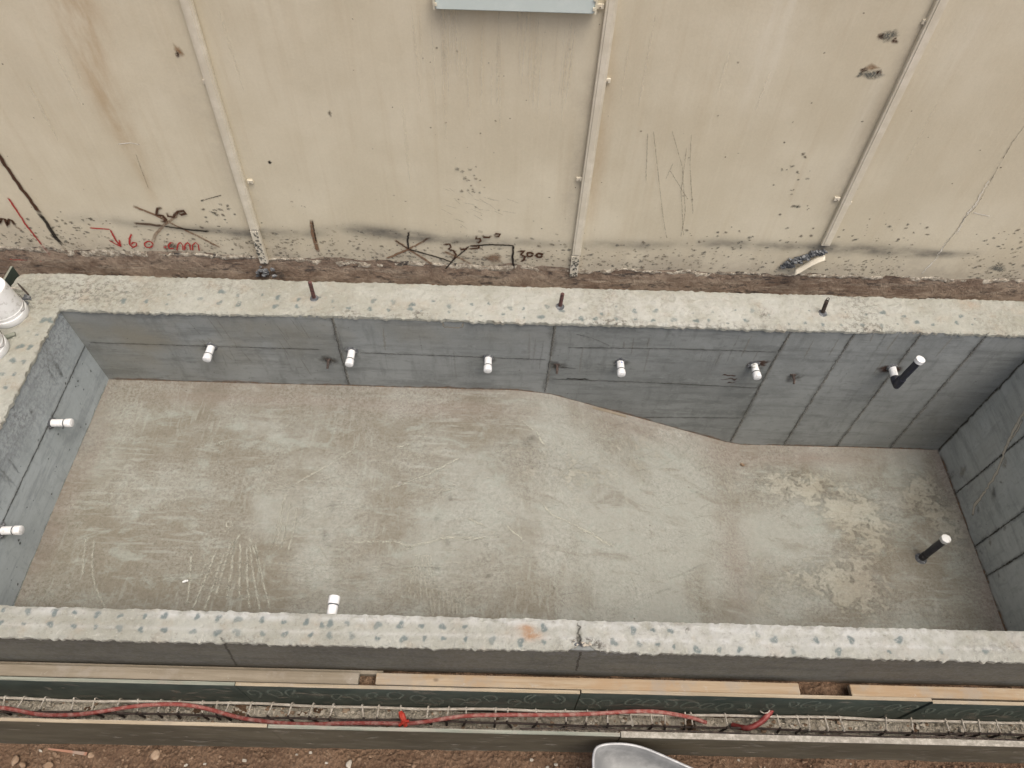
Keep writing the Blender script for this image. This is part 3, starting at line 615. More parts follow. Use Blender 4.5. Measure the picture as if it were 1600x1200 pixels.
def ex(X, Y, Z, A):
    A['white'] += np.clip((Y-1.445)/.03, 0, 1)*np.clip(.75+fbm(X, Y, 2.5, 81, 3)*.8, 0, 1) + gauss(X, Y, (1.1, 1.42), 1.3, .12, .6) + gauss(X, Y, (2.6, 1.45), 1.0, .12, .45) + np.exp(-((Y-1.392)/.012)**2)*.45
    A['rust'] += gauss(X, Y, atz(830, 992, 0), .06, .035, 1.2) + gauss(X, Y, atz(822, 980, 0), .05, .02, .8)
    A['grime'] += gauss(X, Y, cN, .012, .09, 1.6) + gauss(X, Y, atz(912, 1010, 0), .11, .022, 1.5) + gauss(X, Y, atz(1073, 984, 0), .02, .02, .9) + gauss(X, Y, atz(380, 1000, 0), .2, .02, .5)+gauss(X, Y, (3.2, 1.40), .5, .05, .35)
    wgt = np.clip((YNo+.07-Y)/.07, 0, 1); Y += wgt*(.042*np.exp(-((X-atz(912, 1010, 0)[0])/.085)**2)*(1+.35*fbm(X, X*0, 30, 83, 3)))
    A['grime'] += np.exp(-((X-atz(912, 1010, 0)[0])/.10)**2)*np.clip((YNo+.085-Y)/.03, 0, 1)*1.3
    Z -= gauss(X, Y, cN, .010, .09, .025) + gauss(X, Y, atz(912, 1012, 0), .10, .022, .03)
mb = MB(); top_strip(XLo, XRo, YNo, YN+.004, .007, (0, 0), (1.0, .5), dots_px(nd, .0175, .16), ex, seed=200)
for q, (wd_, m_, a_) in enumerate(((.016, 'd_black', .55), (.04, 'd_stain', .5))):
    mb.ribbon([atz(u, v, .006) for u, v in [(902, 973), (906, 980), (903, 990), (908, 999), (906, 1006), (911, 1012)]], UPN, wd_, m_, .8, .35, off=.003+.001*q, a0=a_)
for k in range(40): mb.blob((atz(912, 1010, 0)[0]+rng.normal()*.05, YNo+.03+abs(rng.normal())*.014, -.012), rng.uniform(.004, .011), 'pebble' if k % 3 else 'mortar', 1, .3)
mb.build('wall_top', nside, smooth=True, ang=60)
# left and right
ld = [(78, 500), (68, 500), (44, 518), (58, 523), (32, 541), (47, 542), (20, 563), (37, 565), (22, 585), (4, 585), (8, 605)]
def ex(X, Y, Z, A): A['grime'] += gauss(X, Y, (-3.95, 4.0), .2, .15, .7)+gauss(X, Y, (-4.1, 3.85), .12, .1, 1.0)
mb = MB(); top_strip(XLo+.01, XL+.004, YN+.005, YF-.010, .009, (1, 1.2), (0, 0), dots_px(ld, .02, .2), ex, seed=300)
mb.build('wall_top', lend, smooth=True, ang=60)
mb = MB(); top_strip(XR-.004, XRo, YN+.005, YF-.010, .012, (1, 1), (0, 0), (), lambda *a: None, seed=400)
mb.build('wall_top', rend, smooth=True, ang=60)

# ------------------------------------------------------------------ small things fixed in or standing on the pool
def pipe_stub(base, dirn, L, label, dirty=0.0, r=.032, group='white pipe stubs in the pool walls'):
    base = V(*base); d = V(*dirn); d = d/np.linalg.norm(d)
    t = thing('pipe_stub', base, label, 'pipe', group)
    mb = MB()
    if dirty: mb.tube([base-d*.03, base+d*L*.42], r*.97, 'pvc_dirty', 20); mb.tube([base+d*L*.40, base+d*(L-.05)], r, 'pvc', 20)
    else: mb.tube([base-d*.03, base+d*(L-.05)], r, 'pvc', 20)
    mb.build('pipe', t, smooth=True)
    mb = MB(); e = base+d*L
    mb.tube([e-d*.055, e-d*.05, e-d*.010, e-d*.003, e], [r*1.0, r*1.13, r*1.13, r*1.06, r*.9], 'pvc', 20); mb.tube([e-d*.064, e-d*.054], [r*1.03, r*1.03], 'mortar', 20); mb.build('cap', t, smooth=True)
    mb = MB(); mb.tube([base-d*.01, base+d*.005, base+d*.012], [r*1.55, r*1.4, r*1.0], 'mortar', 14)
    for k in range(7): a_ = rng.uniform(0, 6.3); sd_ = np.cross(d, V(0, 0, 1)); sd_ /= np.linalg.norm(sd_); mb.blob(base+r*1.35*(math.cos(a_)*sd_+math.sin(a_)*V(0, 0, 1)), rng.uniform(.008, .018), 'mortar', 1, .35)
    mb.build('mortar_ring', t, smooth=True)
    return t
for (u, v, L, dx, dz, lab, dirty) in [
    (330.5, 541, .155, -.02, .02, 'capped white pipe stub in the far wall nearest the left corner', 0),
    (550, 548, .160, -.01, .02, 'capped white pipe stub just right of the first vertical joint of the far wall', 0),
    (763, 559, .150, 0, .02, 'capped white pipe stub in the middle panel of the far wall', 0),
    (969, 565, .150, .01, .02, 'capped white pipe stub with a blue print above the floor slope', 0),
    (1178, 569, .155, .02, .03, 'white pipe stub with cement crusted on its root in the far wall', 1)]:
    t = pipe_stub(aty(u, v, YF), (dx, -1, dz), L, lab, dirty)
    if 'blue' in lab:
        mb = MB(); p = aty(u+1.5, v+5, YF-.07); mb.splat(p+V(.0, -.0, .035), (1, 0, 0), (0, 1, 0), (0, 0, 1), mat_decal('blue_print', (.06, .10, .30, 1), (.10, .15, .4, 1), 60, .3, .5), .012, .6, .3, 8, a0=.8); mb.build('print', t)
pipe_stub(atx(80, 661, XL), (1, .0, .06), .175, 'white pipe stub in the left end wall, the one farther from the camera')
pipe_stub(atx(2, 829, XL), (1, .02, .05), .155, 'white pipe stub in the left end wall at the edge of the picture')
pN = aty(516, 966, YN); pN[2] = -.085
tN = pipe_stub(pN, (.02, 1, .05), .15, 'white capped pipe stub peeping over the near wall of the pool', group=None)
# elbow pipe
b0 = aty(1394, 574, YF); e0 = b0+V(-.012, -.165, -.004)
tE = thing('elbow_pipe', b0, 'white stub in the far wall turning through a black elbow into an upright black pipe', 'pipe')
mb = MB(); mb.tube([b0+V(.0, .03, 0), b0+V(-.010, -.135, 0)], .032, 'pvc', 20); mb.build('pipe', tE, smooth=True)
mb = MB(); mb.tube([b0+V(-.0, .008, 0), b0+V(.0, -.004, 0), b0+V(.002, -.012, 0)], [.055, .05, .036], 'mortar', 14); mb.build('mortar_ring', tE, smooth=True)
top = aty(1438, 562, float(e0[1])-.01)
mb = MB(); mid = e0+V(.003, -.012, .004); dup = (top-mid)/np.linalg.norm(top-mid)
mb.tube([b0+V(-.008, -.112, 0), b0+V(-.010, -.140, .0), mid+V(0, -.008, -.004), mid+dup*.035, mid+dup*.075], [.038, .038, .039, .038, .036], 'black', 20); mb.build('elbow', tE, smooth=True, ang=60)
mb = MB(); mb.tube([mid+dup*.06, top-dup*.01], .029, 'black', 20); mb.build('riser', tE, smooth=True)
mb = MB(); mb.tube([top-dup*.03, top-dup*.028, top+dup*.008, top+dup*.012], [.033, .038, .038, .033], 'pvc', 20); mb.build('cap', tE, smooth=True)
# pipe standing on the deep floor
bF = fl(1439, 873); tF = thing('standing_pipe', bF, 'black upright pipe with a white cap standing on the deep end floor', 'pipe')
mb = MB(); mb.tube([bF-V(0, 0, .03), bF+V(.0, 0, .12)], .033, 'black_cem', 20); mb.tube([bF+V(0, 0, .115), bF+V(.004, -.004, .455)], .033, 'black', 20); mb.build('pipe', tF, smooth=True)
mb = MB(); q = bF+V(.004, -.004, .455); mb.tube([q-V(0, 0, .03), q-V(0, 0, .028), q+V(0, 0, .012), q+V(0, 0, .016)], [.034, .041, .041, .034], 'pvc_dirty', 20); mb.build('cap', tF, smooth=True)
mb = MB(); mb.tube([bF-V(0, 0, .02), bF+V(0, 0, .012), bF+V(0, 0, .022)], [.065, .05, .034], 'mortar', 16); mb.build('mortar_ring', tF, smooth=True)
# steel wall ties
for (u, v, lab) in [(513, 561, 'small black wall tie left of the first vertical joint on the far wall'), (870, 569, 'small black wall tie right of the second vertical joint on the far wall'),
                    (1239, 585, 'small black wall tie between the capped white stub and the elbow pipe')]:
    b = aty(u, v, YF); t = thing('wall_tie', b, lab, 'wall tie', 'steel ties left in the far wall')
    mb = MB(); mb.tube([b+V(0, .02, 0), b+V(.004, -.05, -.01), b+V(.0, -.085, -.03)], [.012, .012, .010], 'steel', 8); mb.build('rod', t, smooth=True)
    mb = MB(); mb.box(b+V(-.024, -.012, -.008), b+V(.024, .004, .008), 'steel'); mb.build('plate', t, bevel=.002)
# starter bars on the far wall top
for (u, v, u2, v2, m, lab) in [(491, 466, 484, 441, 'rebar_rust', 'rusty red steel bar stub leaning on the far coping, leftmost of three'),
                               (875, 479, 879, 459, 'rebar_rust', 'short rusty bar stub on the middle of the far coping'), (1285, 489, 1292, 470, 'steel', 'black bar stub with a wire loop on the far coping, rightmost of three')]:
    b = atz(u, v, 0); e = aty(u2, v2, float(b[1])+.0); t = thing('rebar_stub', b, lab, 'steel bar', 'bar stubs on the far coping')
    d = e-b; mb = MB(); k = 16
    mb.tube([b-V(0, 0, .03)]+[b+d*i/k for i in range(k+1)], [.017]+[.0175 if i % 2 else .0155 for i in range(k+1)], m, 10); mb.build('bar', t, smooth=True)
    mb = MB(); mb.tube([b-V(0, 0, .01), b+V(0, 0, .006), b+V(0, 0, .012)], [.045, .034, .018], 'mortar', 12); mb.build('mortar_ring', t, smooth=True)
    if m == 'steel':
        mb = MB(); mb.tube([e-d*.3]+[e+V(.012*math.sin(a), 0, .018-.018*math.cos(a)) for a in np.linspace(0, 6, 10)], .0035, 'steel', 6); mb.build('wire_loop', t, smooth=True)
# white buckets upside down on the left coping
def bucket(c, r, lab):
    c = V(*c); t = thing('bucket', c, lab, 'bucket', 'white buckets on the left coping'); mb = MB(); n = 40
    mb.tube([c+V(0, 0, z) for z in (0.0, .004, .052, .056, .058, .085, .088, .092, .30, .318, .322)], [r*.985, r, r*.985, r*.975, r*.945, r*.935, r*.95, r*.928, r*.85, r*.83, r*.78], 'pvc', n)
    mb.build('body', t, smooth=True, ang=35)
    mb = MB(); mb.tube([c+V(r*1.0*math.cos(a), r*1.0*math.sin(a), .06+.06*abs(math.sin(a*2.1))) for a in np.linspace(-.2, 1.2, 12)], .0022, 'steel', 6); mb.build('handle', t, smooth=True)
    return t
bucket(atz(15, 492, .0), .150, 'white plastic bucket upside down on the corner of the left coping')
bucket(atz(-17, 548, .0), .150, 'white plastic bucket half cut off by the picture edge, nearer one on the left coping')
b = atz(8, 528, .01); mb = MB(); a = Matrix.Rotation(.55, 3, 'Z'); mb.box(b+V(-.09, -.02, -.006), b+V(.075, .02, .012), 'edge_green', np.array(a))
tag(mb.build('wood_offcut', bevel=.003), 'small pale green wood offcut lying between the two white buckets', 'wood scrap')
# bars and board beyond the corner
for k, (p, q, r, lab) in enumerate([((-22, 415), (27, 472), .016, 'thick dark bar leaning behind the upright bucket, topmost of its bundle'), ((-20, 432), (31, 470), .013, 'dark bar in the middle of the bundle behind the bucket'),
        ((26, 441), (44, 460), .007, 'thin rusty bar crossing the bundle near the coping corner'), ((-10, 449), (28, 451), .007, 'pale dusty bar lying across the bundle behind the bucket')]):
    A, B = atz(*p, -.04+.012*k), atz(*q, .015+.01*k); mb = MB(); mb.tube([A, (A+B)/2+V(0, 0, .008), B], r, 'steel' if k < 3 else 'dusty', 8)
    tag(mb.build('steel_bar', smooth=True), lab, 'steel bar', 'bars heaped by the coping corner')
for k in range(9):
    u, v = rng.uniform(26, 46), rng.uniform(455, 474); p = atz(u, v, .012); mb = mb if k else MB(); mb.blob(p, rng.uniform(.012, .028), 'mortar', 1, .4, (1.4, 1, .7))
tag(mb.build('mortar_crumb', smooth=True), 'dark crumbs of mortar beside the bucket on the coping corner', 'mortar', kind='stuff')
pA = atz(27, 444, -.17); mb = MB(); q = atz(27, 421, 0)
mb.box(V(-4.262, 4.16, -.26), V(-4.244, 4.41, .004), 'ply'); mb.box(V(-4.263, 4.16, .0045), V(-4.243, 4.41, .007), 'edge_green')
tag(mb.build('film_board', bevel=.001), 'dark film faced board standing on edge behind the coping corner', 'board')

# ------------------------------------------------------------------ boundary wall
bw = thing('boundary_wall', (0, YW+.1, -.2), 'tall beige rendered wall with stains, mud splashes and measurements painted along its foot', 'wall')
edge_u = [-200, 0, 270, 500, 900, 1040, 1300, 1600, 1800]; edge_v = [378, 386, 396, 407, 421, 425, 431, 438, 442]
ez = np.array([aty(u, v, YW) for u, v in zip(edge_u, edge_v)])
def edge_z(x): return np.interp(x, ez[:, 0], ez[:, 2])
W_TOP = 3.3
xs = np.concatenate([np.arange(-9, -5.5, .1), np.arange(-5.5, 5.8, .02), np.arange(5.8, 9.01, .1)]); ts = np.concatenate([np.linspace(0, .12, 24), np.linspace(.125, 1, 110)])
X, T = np.meshgrid(xs, ts, indexing='ij'); low = edge_z(X)+fbm(X, X*0, 6, 91, 5)*.028; Z = low+T*(W_TOP-low)
Yv = YW + fbm(X, Z, .7, 95, 3)*.006 - np.clip(1-(Z-low)/.03, 0, 1)*0.0
def ww(u, v): return aty(u, v, YW)
def along(pl, wpx, amp):                                # soft band along a pixel polyline on the wall
    P = np.array([ww(u, v) for u, v in pl]); out = np.zeros_like(X)
    for a, b, wa, wb, aa, ab in zip(P[:-1], P[1:], wpx[:-1], wpx[1:], amp[:-1], amp[1:]):
        d = b-a; L = d[0]**2+d[2]**2; t = np.clip(((X-a[0])*d[0]+(Z-a[2])*d[2])/L, 0, 1)
        dist = np.hypot(X-a[0]-t*d[0], Z-a[2]-t*d[2]); out = np.maximum(out, (aa+(ab-aa)*t)*np.exp(-(dist/((wa+(wb-wa)*t)*.0074))**2))
    return out
spray = 1.25*along([(90, 342), (150, 343), (215, 350), (330, 360), (400, 366), (480, 365), (525, 360), (560, 361), (620, 366), (690, 374), (760, 377), (880, 382), (940, 381), (1000, 384), (1060, 381), (1120, 380), (1240, 386), (1320, 388), (1400, 392), (1480, 397), (1540, 396)],
    [7, 8, 7, 6, 8, 7, 8, 9, 9, 8, 7, 6, 7, 7, 6, 7, 7, 9, 8, 5, 5], [0, .45, .35, .55, 1.0, .6, .25, .8, 1.0, .9, .6, .25, .65, .6, .3, .7, .75, .9, .95, 1.0, 0])
warm = along([(100, -40), (118, 10), (150, 120), (178, 180), (202, 225), (240, 310)], [22, 20, 16, 13, 10, 8], [.8, .9, .8, .85, .8, .2]) + gauss(X, Z, ww(60, 60), .6, .5, .35) + along([(955, 60), (930, 290), (920, 340)], [8, 10, 8], [.3, .5, .5]) + along([(385, 330), (408, 400)], [7, 9], [.3, .9]) + gauss(X, Z, ww(1310, 110), .25, .15, .35)
lite = along([(1225, -40), (1190, 90), (1160, 170)], [9, 8, 6], [.8, .7, .2]) + along([(1255, -40), (1215, 90), (1175, 200)], [7, 6, 5], [.7, .6, .2]) + along([(1370, 130), (1330, 220), (1280, 330)], [9, 9, 7], [.6, .5, .2]) + along([(1530, 30), (1450, 150)], [8, 7], [.5, .2])
damp_shade = np.clip(1-(Z-edge_z(X))/.55, 0, 1)**1.6*.75 + gauss(X, Z, ww(1300, 400), 1.2, .2, .3) + along([(300, 130), (392, 330)], [22, 16], [.35, .4]) + along([(925, 130), (885, 350)], [13, 10], [.55, .45]) + along([(1430, 60), (1300, 330)], [13, 12], [.45, .5])  # damp foot and left-duct dirt, plus soft shadows of the other ducts painted in
hgt = Z-edge_z(X); speck = np.clip(.95-hgt/.42, 0, 1)*np.clip(.55+fbm(X, Z, 1.3, 97, 3)*.8, .1, 1) + np.clip(.28-hgt/2.6, 0, .3)
mb = MB(); mb.grid(np.stack([X, Yv, Z], -1), 'wall', dict(spray=np.clip(spray, 0, 1), warm=np.clip(warm, 0, 1), lite=np.clip(lite, 0, 1), damp_shade=np.clip(damp_shade, 0, 1), speck=np.clip(speck, 0, 1)), True)
YQ = YW-.0075                                           # paint, mud and cracks lie a few millimetres in front of the render
def wq(u, v): return aty(u, v, YQ)
NW = (0, -1, 0)
for k in range(2300):                                   # mud splashes, thickest just above the foot
    x = rng.uniform(-4.6, 5.0); dens = .55+.45*math.sin(x*1.7+1)*math.sin(x*.6+.4)
    if rng.random() > dens+.25: continue
    h = abs(rng.normal())*.16 if rng.random() < .82 else rng.exponential(.35)
    z = edge_z(x)+.015+h; r = rng.uniform(.003, .009) if rng.random() < .72 else rng.uniform(.009, .019)
    if h > .35: r *= .55
    mb.splat((x, YQ+.004, z), (1, 0, 0), (0, 0, 1), NW, 'd_mudg' if rng.random() < .45 else 'd_mud', r, rng.uniform(1.1, 2.0), rng.normal()*.35, 8, off=.0, core=.4, a0=rng.uniform(.3, .8))
for k in range(230):                                    # clusters seen in the photograph
    cx, cy, sx, sy = [(340, 335, 12, 14), (125, 350, 25, 8), (735, 290, 14, 22), (1180, 370, 60, 12), (1390, 365, 60, 10), (1560, 375, 30, 12), (1240, 300, 14, 30), (1100, 395, 60, 14), (300, 380, 60, 14), (60, 370, 40, 14)][k % 10]
    mb.splat(wq(cx+rng.normal()*sx, cy+rng.normal()*sy)+V(0, .004, 0), (1, 0, 0), (0, 0, 1), NW, 'd_mudg' if rng.random() < .6 else 'd_mud', rng.uniform(.005, .019), rng.uniform(1, 1.8), rng.normal()*.4, 8, off=0, core=.4, a0=.7)
for k in range(60):
    mb.splat(wq(rng.uniform(0, 1600), rng.uniform(20, 330))+V(0, .004, 0), (1, 0, 0), (0, 0, 1), NW, 'd_mud', rng.uniform(.004, .009), 1.2, 0, 7, off=0, a0=.8)
def mark(u, v, r, m, asp=1.0, ang=0.0, a=.9): mb.splat(wq(u, v)+V(0, .003, 0), (1, 0, 0), (0, 0, 1), NW, m, r*.006, asp, ang, 11, off=0, core=.35, a0=a)
for (u, v, r, m, asp, ang) in [(278, 80, 9, 'd_rust', .6, .2), (277, 85, 4, 'd_rustd', .7, 0), (515, 177, 5, 'd_mud', .6, 0), (421, 254, 3, 'd_black', 1, 0), (1377, 58, 5, 'd_rustd', .9, .3), (1399, 63, 5, 'd_rustd', .7, .9), (1388, 56, 7, 'd_mudg', 1.6, 0),
        (1350, 110, 4, 'd_rustd', 1, .4), (1373, 113, 4, 'd_rustd', 1, 0), (1361, 117, 7, 'd_mudg', 2.2, 0), (1362, 106, 5, 'd_rust', 2.4, 0), (1344, 117, 4, 'd_mudg', 1.4, .5), (772, 405, 10, 'd_earth', 1.5, 0), (268, 384, 7, 'd_mud', 1.3, 0), (1560, 420, 8, 'd_mudg', 2, 0)]:
    mark(u, v, r, m, asp, ang)
def wline(pix, wpx, m, **k):
    k.setdefault('soft', .7); k.setdefault('jit', .12); k.setdefault('off', 0.0); mb.ribbon([wq(u, v) for u, v in pix], NW, wpx*.0060, m, **k)
wline([(1604, 192), (1582, 222), (1566, 250), (1545, 288), (1526, 322)], 1.4, 'd_stain', jit=.5, a0=.75); wline([(1545, 282), (1526, 316), (1508, 340), (1496, 362), (1480, 376), (1462, 405), (1440, 428)], 2.6, 'd_plaster', jit=.5, a0=.9)
wline([(1526, 322), (1508, 340), (1490, 366), (1470, 392)], 1.0, 'd_stain', jit=.6, a0=.6); wline([(1520, 332), (1548, 338)], 2.5, 'd_plaster', a0=.8)
for ln in [((1021, 205), (1026, 250), (1036, 340), (1042, 372)), ((1050, 205), (1066, 260), (1071, 330), (1064, 370)), ((1080, 210), (1078, 260), (1083, 335)), ((1073, 230), (1064, 300), (1068, 368)), ((1040, 280), (1052, 255)), ((1012, 208), (1009, 285)), ((1046, 265), (1075, 312))]:
    wline(ln, 1.2, 'd_mud', a0=.5, jit=.3)
wline([(486, 343), (490, 368), (497, 394)], 7, 'd_brownl', soft=.6); wline([(488, 345), (494, 378)], 2.5, 'd_brown', a0=.8)
wline([(184, 225), (204, 223), (218, 226)], 2, 'd_plaster'); wline([(212, 240), (222, 268), (232, 294)], 1.6, 'd_mud', a0=.35); wline([(313, 314), (346, 305)], 2, 'd_mud')
for k in range(26): u = rng.uniform(680, 800); v = rng.uniform(290, 360); wline([(u, v), (u+rng.uniform(6, 22), v+rng.uniform(2, 12))], 1.2, 'd_mud', a0=.32)
for k in range(46):                                     # weather runs under the top
    u = rng.uniform(640, 900) if k < 30 else rng.uniform(20, 1580); v = rng.uniform(-10, 60) if k < 30 else rng.uniform(-20, 160); p = wq(u, v)+V(0, .004, 0)
    mb.ribbon([p, p-V(rng.normal()*.01, 0, rng.uniform(.25, .8))], NW, rng.uniform(.012, .03), 'd_wallpale', .95, .12, True, off=0, a0=rng.uniform(.15, .4))
mb.build('render_panel', bw, smooth=True)
mb = MB(); mb.box((-9, YW+.014, -.02), (9, YW+.2, W_TOP-.01), 'wall'); mb.box((-9.02, YW-.03, W_TOP-.005), (9.02, YW+.23, W_TOP+.06), 'wall'); mb.build('masonry', bw)
# brown plinth and torn plaster edge
px = np.arange(-6, 6.5, .02); tz = np.linspace(0, 1, 16); X, T = np.meshgrid(px, tz, indexing='ij'); hi = edge_z(X)+.05; Z = -.45+T*(hi+.45)
Yp = YW+.010 - (1-T)*.10 + fbm(X*.5, Z, 9, 111, 4)*.007
mb = MB(); mb.grid(np.stack([X, Yp, Z], -1), 'plinth', None, True); mb.box((-9, YW+.05, -.5), (9, YW+.18, -.03), 'plinth')
wline([(16, 403), (68, 406)], 3, 'd_red', off=.02, jit=.4); 
mb.build('plinth', bw, smooth=True)
mb = MB(); X, T = np.meshgrid(np.arange(-5.2, 5.6, .012), np.linspace(0, 1, 7), indexing='ij'); th = .052+.03*fbm(X, X*0, 3, 121, 4)
Z = edge_z(X)+.012+fbm(X, X*0, 7, 123, 4)*.022-T*np.clip(th, .008, .11); Yp = YW-.003-.006*np.sin(T*3.0)+fbm(X, Z, 14, 127, 4)*.008
mb.grid(np.stack([X, Yp, Z], -1), 'peel', None, True); mb.build('torn_plaster_edge', bw, smooth=True)
# handwriting: each note is a part of the wall
def cA(*p): return [(x/3.636, 220+y/3.636) for x, y in p]
def cB(*p): return [(560+x/4.21, 300+y/4.21) for x, y in p]
def ell(cx, cy, rx, ry, a0=0, a1=6.5): return [(cx+rx*math.cos(t), cy+ry*math.sin(t)) for t in np.linspace(a0, a1, 14)]
def note(name, label, strokes):
    global mb
    mb = MB()
    for i, (pix, wd, m, a) in enumerate(strokes): wline(pix, wd*1.35, m, a0=a, soft=.6, off=.0006*(i+1))
    o = mb.build(name, bw); o['label'] = label; return o
note('painted_number', 'brown handwritten 500 struck through with crossed brown strokes', [
    (cA((755, 370), (900, 430), (960, 462)), 4, 'd_brownl', .9), (cA((960, 462), (1100, 530), (1250, 605)), 3.4, 'd_brownl', .8), (cA((760, 468), (850, 474), (930, 485)), 3.6, 'd_brown', .8), (cA((930, 485), (1060, 502), (1190, 515)), 2.8, 'd_black', .9),
    (cA((1010, 420), (930, 480), (885, 530), (868, 575)), 3.8, 'd_brownl', .65), (cA((922, 380), (895, 384), (888, 418), (925, 424), (945, 445), (935, 458), (910, 455)), 3.8, 'd_brown', 1), (cA((905, 378), (920, 384)), 5, 'd_black', 1),
    (cA((948, 405), (955, 428), (985, 430), (998, 405)), 3.6, 'd_brown', 1), (cA((995, 420), (1012, 400), (1045, 396), (1055, 410), (1030, 418), (1015, 405)), 4, 'd_brown', 1)])
note('painted_arrow', 'red painted arrow pointing down', [(cA((508, 495), (570, 499), (625, 503)), 2.0, 'd_red', 1), (cA((625, 503), (655, 560), (688, 602)), 2.4, 'd_red', 1), (cA((618, 563), (650, 582), (688, 602)), 2.2, 'd_red', 1), (cA((688, 602), (676, 560)), 2.2, 'd_red', 1)])
note('painted_measure', 'red handwritten 60 .cm', [(cA((748, 528), (736, 555), (738, 590), (755, 606), (775, 598), (776, 580), (757, 578), (742, 590)), 2.4, 'd_red', 1), (cA(*ell(845, 589, 23, 18)), 2.4, 'd_red', 1), (cA((926, 600), (938, 604), (950, 608)), 4, 'd_red', 1),
    (cA((990, 582), (970, 577), (956, 594), (964, 612), (992, 610)), 2.2, 'd_red', 1), (cA((1006, 622), (1010, 590), (1025, 576), (1038, 590), (1040, 622)), 2.0, 'd_red', 1), (cA((1048, 622), (1052, 590), (1066, 576), (1080, 590), (1082, 622)), 2.0, 'd_red', 1), (cA((1094, 622), (1096, 590), (1112, 576), (1128, 590), (1132, 624)), 2.0, 'd_red', 1)])
note('painted_letter', 'brown handwritten m cut by the left edge of the picture', [(cA((-45, 470), (-35, 430), (-12, 440), (-5, 470), (8, 442), (25, 445), (42, 484), (50, 445), (66, 452), (84, 482)), 4, 'd_brown', 1), (cA((84, 482), (125, 512)), 3.5, 'd_brownl', .6)])
note('painted_line', 'thin red slanting paint line', [(cA((45, 322), (150, 480), (238, 592)), 2.8, 'd_red', .9), (cA((238, 592), (290, 655)), 2.4, 'd_red', .3)])
note('painted_line', 'thick dark slanting paint line reaching the foot of the wall', [(cA((-15, 60), (30, 140), (125, 275), (225, 410)), 5.0, 'd_brown', .95), (cA((225, 410), (290, 510), (350, 590)), 5.4, 'd_black', .85), (cA((5, 120), (20, 145)), 8, 'd_black', .6), (cA((220, 400), (245, 440)), 7, 'd_black', .8), (cA((350, 590), (405, 665)), 4, 'd_brownl', .3)])
note('painted_star', 'brown painted star of crossed strokes', [(cB((240, 315), (330, 375), (490, 480)), 3.4, 'd_brownl', .85), (cB((180, 440), (330, 375), (435, 322)), 3.4, 'd_brownl', .95), (cB((332, 262), (324, 320), (330, 375)), 2.4, 'd_black', .95), (cB((330, 375), (440, 405), (560, 440), (625, 466)), 2.6, 'd_black', .9),
    (cB((328, 262), (338, 266)), 4, 'd_black', 1), (cB((425, 328), (450, 305), (475, 300)), 3, 'd_brown', .7), (cB((245, 318), (330, 374)), 2, 'd_brown', .7)])
note('painted_number', 'brown handwritten 500 above the bracket line', [(cB((778, 285), (776, 308), (800, 306), (805, 322), (790, 334), (775, 328)), 3.2, 'd_brown', 1), (cB((788, 256), (818, 262)), 4.5, 'd_brown', 1), (cB((816, 282), (828, 296), (860, 298), (876, 284)), 3.6, 'd_brown', 1),
    (cB((890, 285), (905, 272), (932, 276), (922, 292), (892, 290)), 3.2, 'd_brown', 1)])
note('painted_number', 'brown handwritten 300 at the left end of the bracket line', [(cB((556, 345), (600, 343), (608, 362), (590, 376), (625, 386), (642, 412), (630, 438), (612, 436)), 3.0, 'd_brown', 1), (cB((668, 362), (676, 378), (708, 374), (722, 358)), 3.4, 'd_brown', 1), (cB((722, 372), (745, 374), (790, 368), (794, 354), (745, 354)), 3.0, 'd_brown', 1), (cB((565, 390), (660, 430), (745, 475)), 3.4, 'd_brownl', .7)])
note('painted_bracket', 'black angled bracket line with a vertical leg at its right', [(cB((560, 520), (620, 450), (680, 400), (730, 355)), 2.2, 'd_black', .9), (cB((730, 355), (870, 346), (1022, 352)), 2.3, 'd_black', 1), (cB((1020, 350), (1014, 430), (1022, 508)), 2.8, 'd_black', 1), (cB((1012, 354), (1026, 356)), 4, 'd_black', 1)])
note('painted_number', 'brown handwritten 300 right of the bracket line', [(cB((1048, 390), (1092, 388), (1070, 412), (1094, 424), (1090, 446), (1064, 458)), 3.0, 'd_brown', 1), (cB(*ell(1128, 411, 19, 13)), 3.2, 'd_brown', 1), (cB(*ell(1190, 416, 19, 12)), 3.2, 'd_brown', 1), (cB((1200, 405), (1222, 404)), 2.4, 'd_brown', .9)])

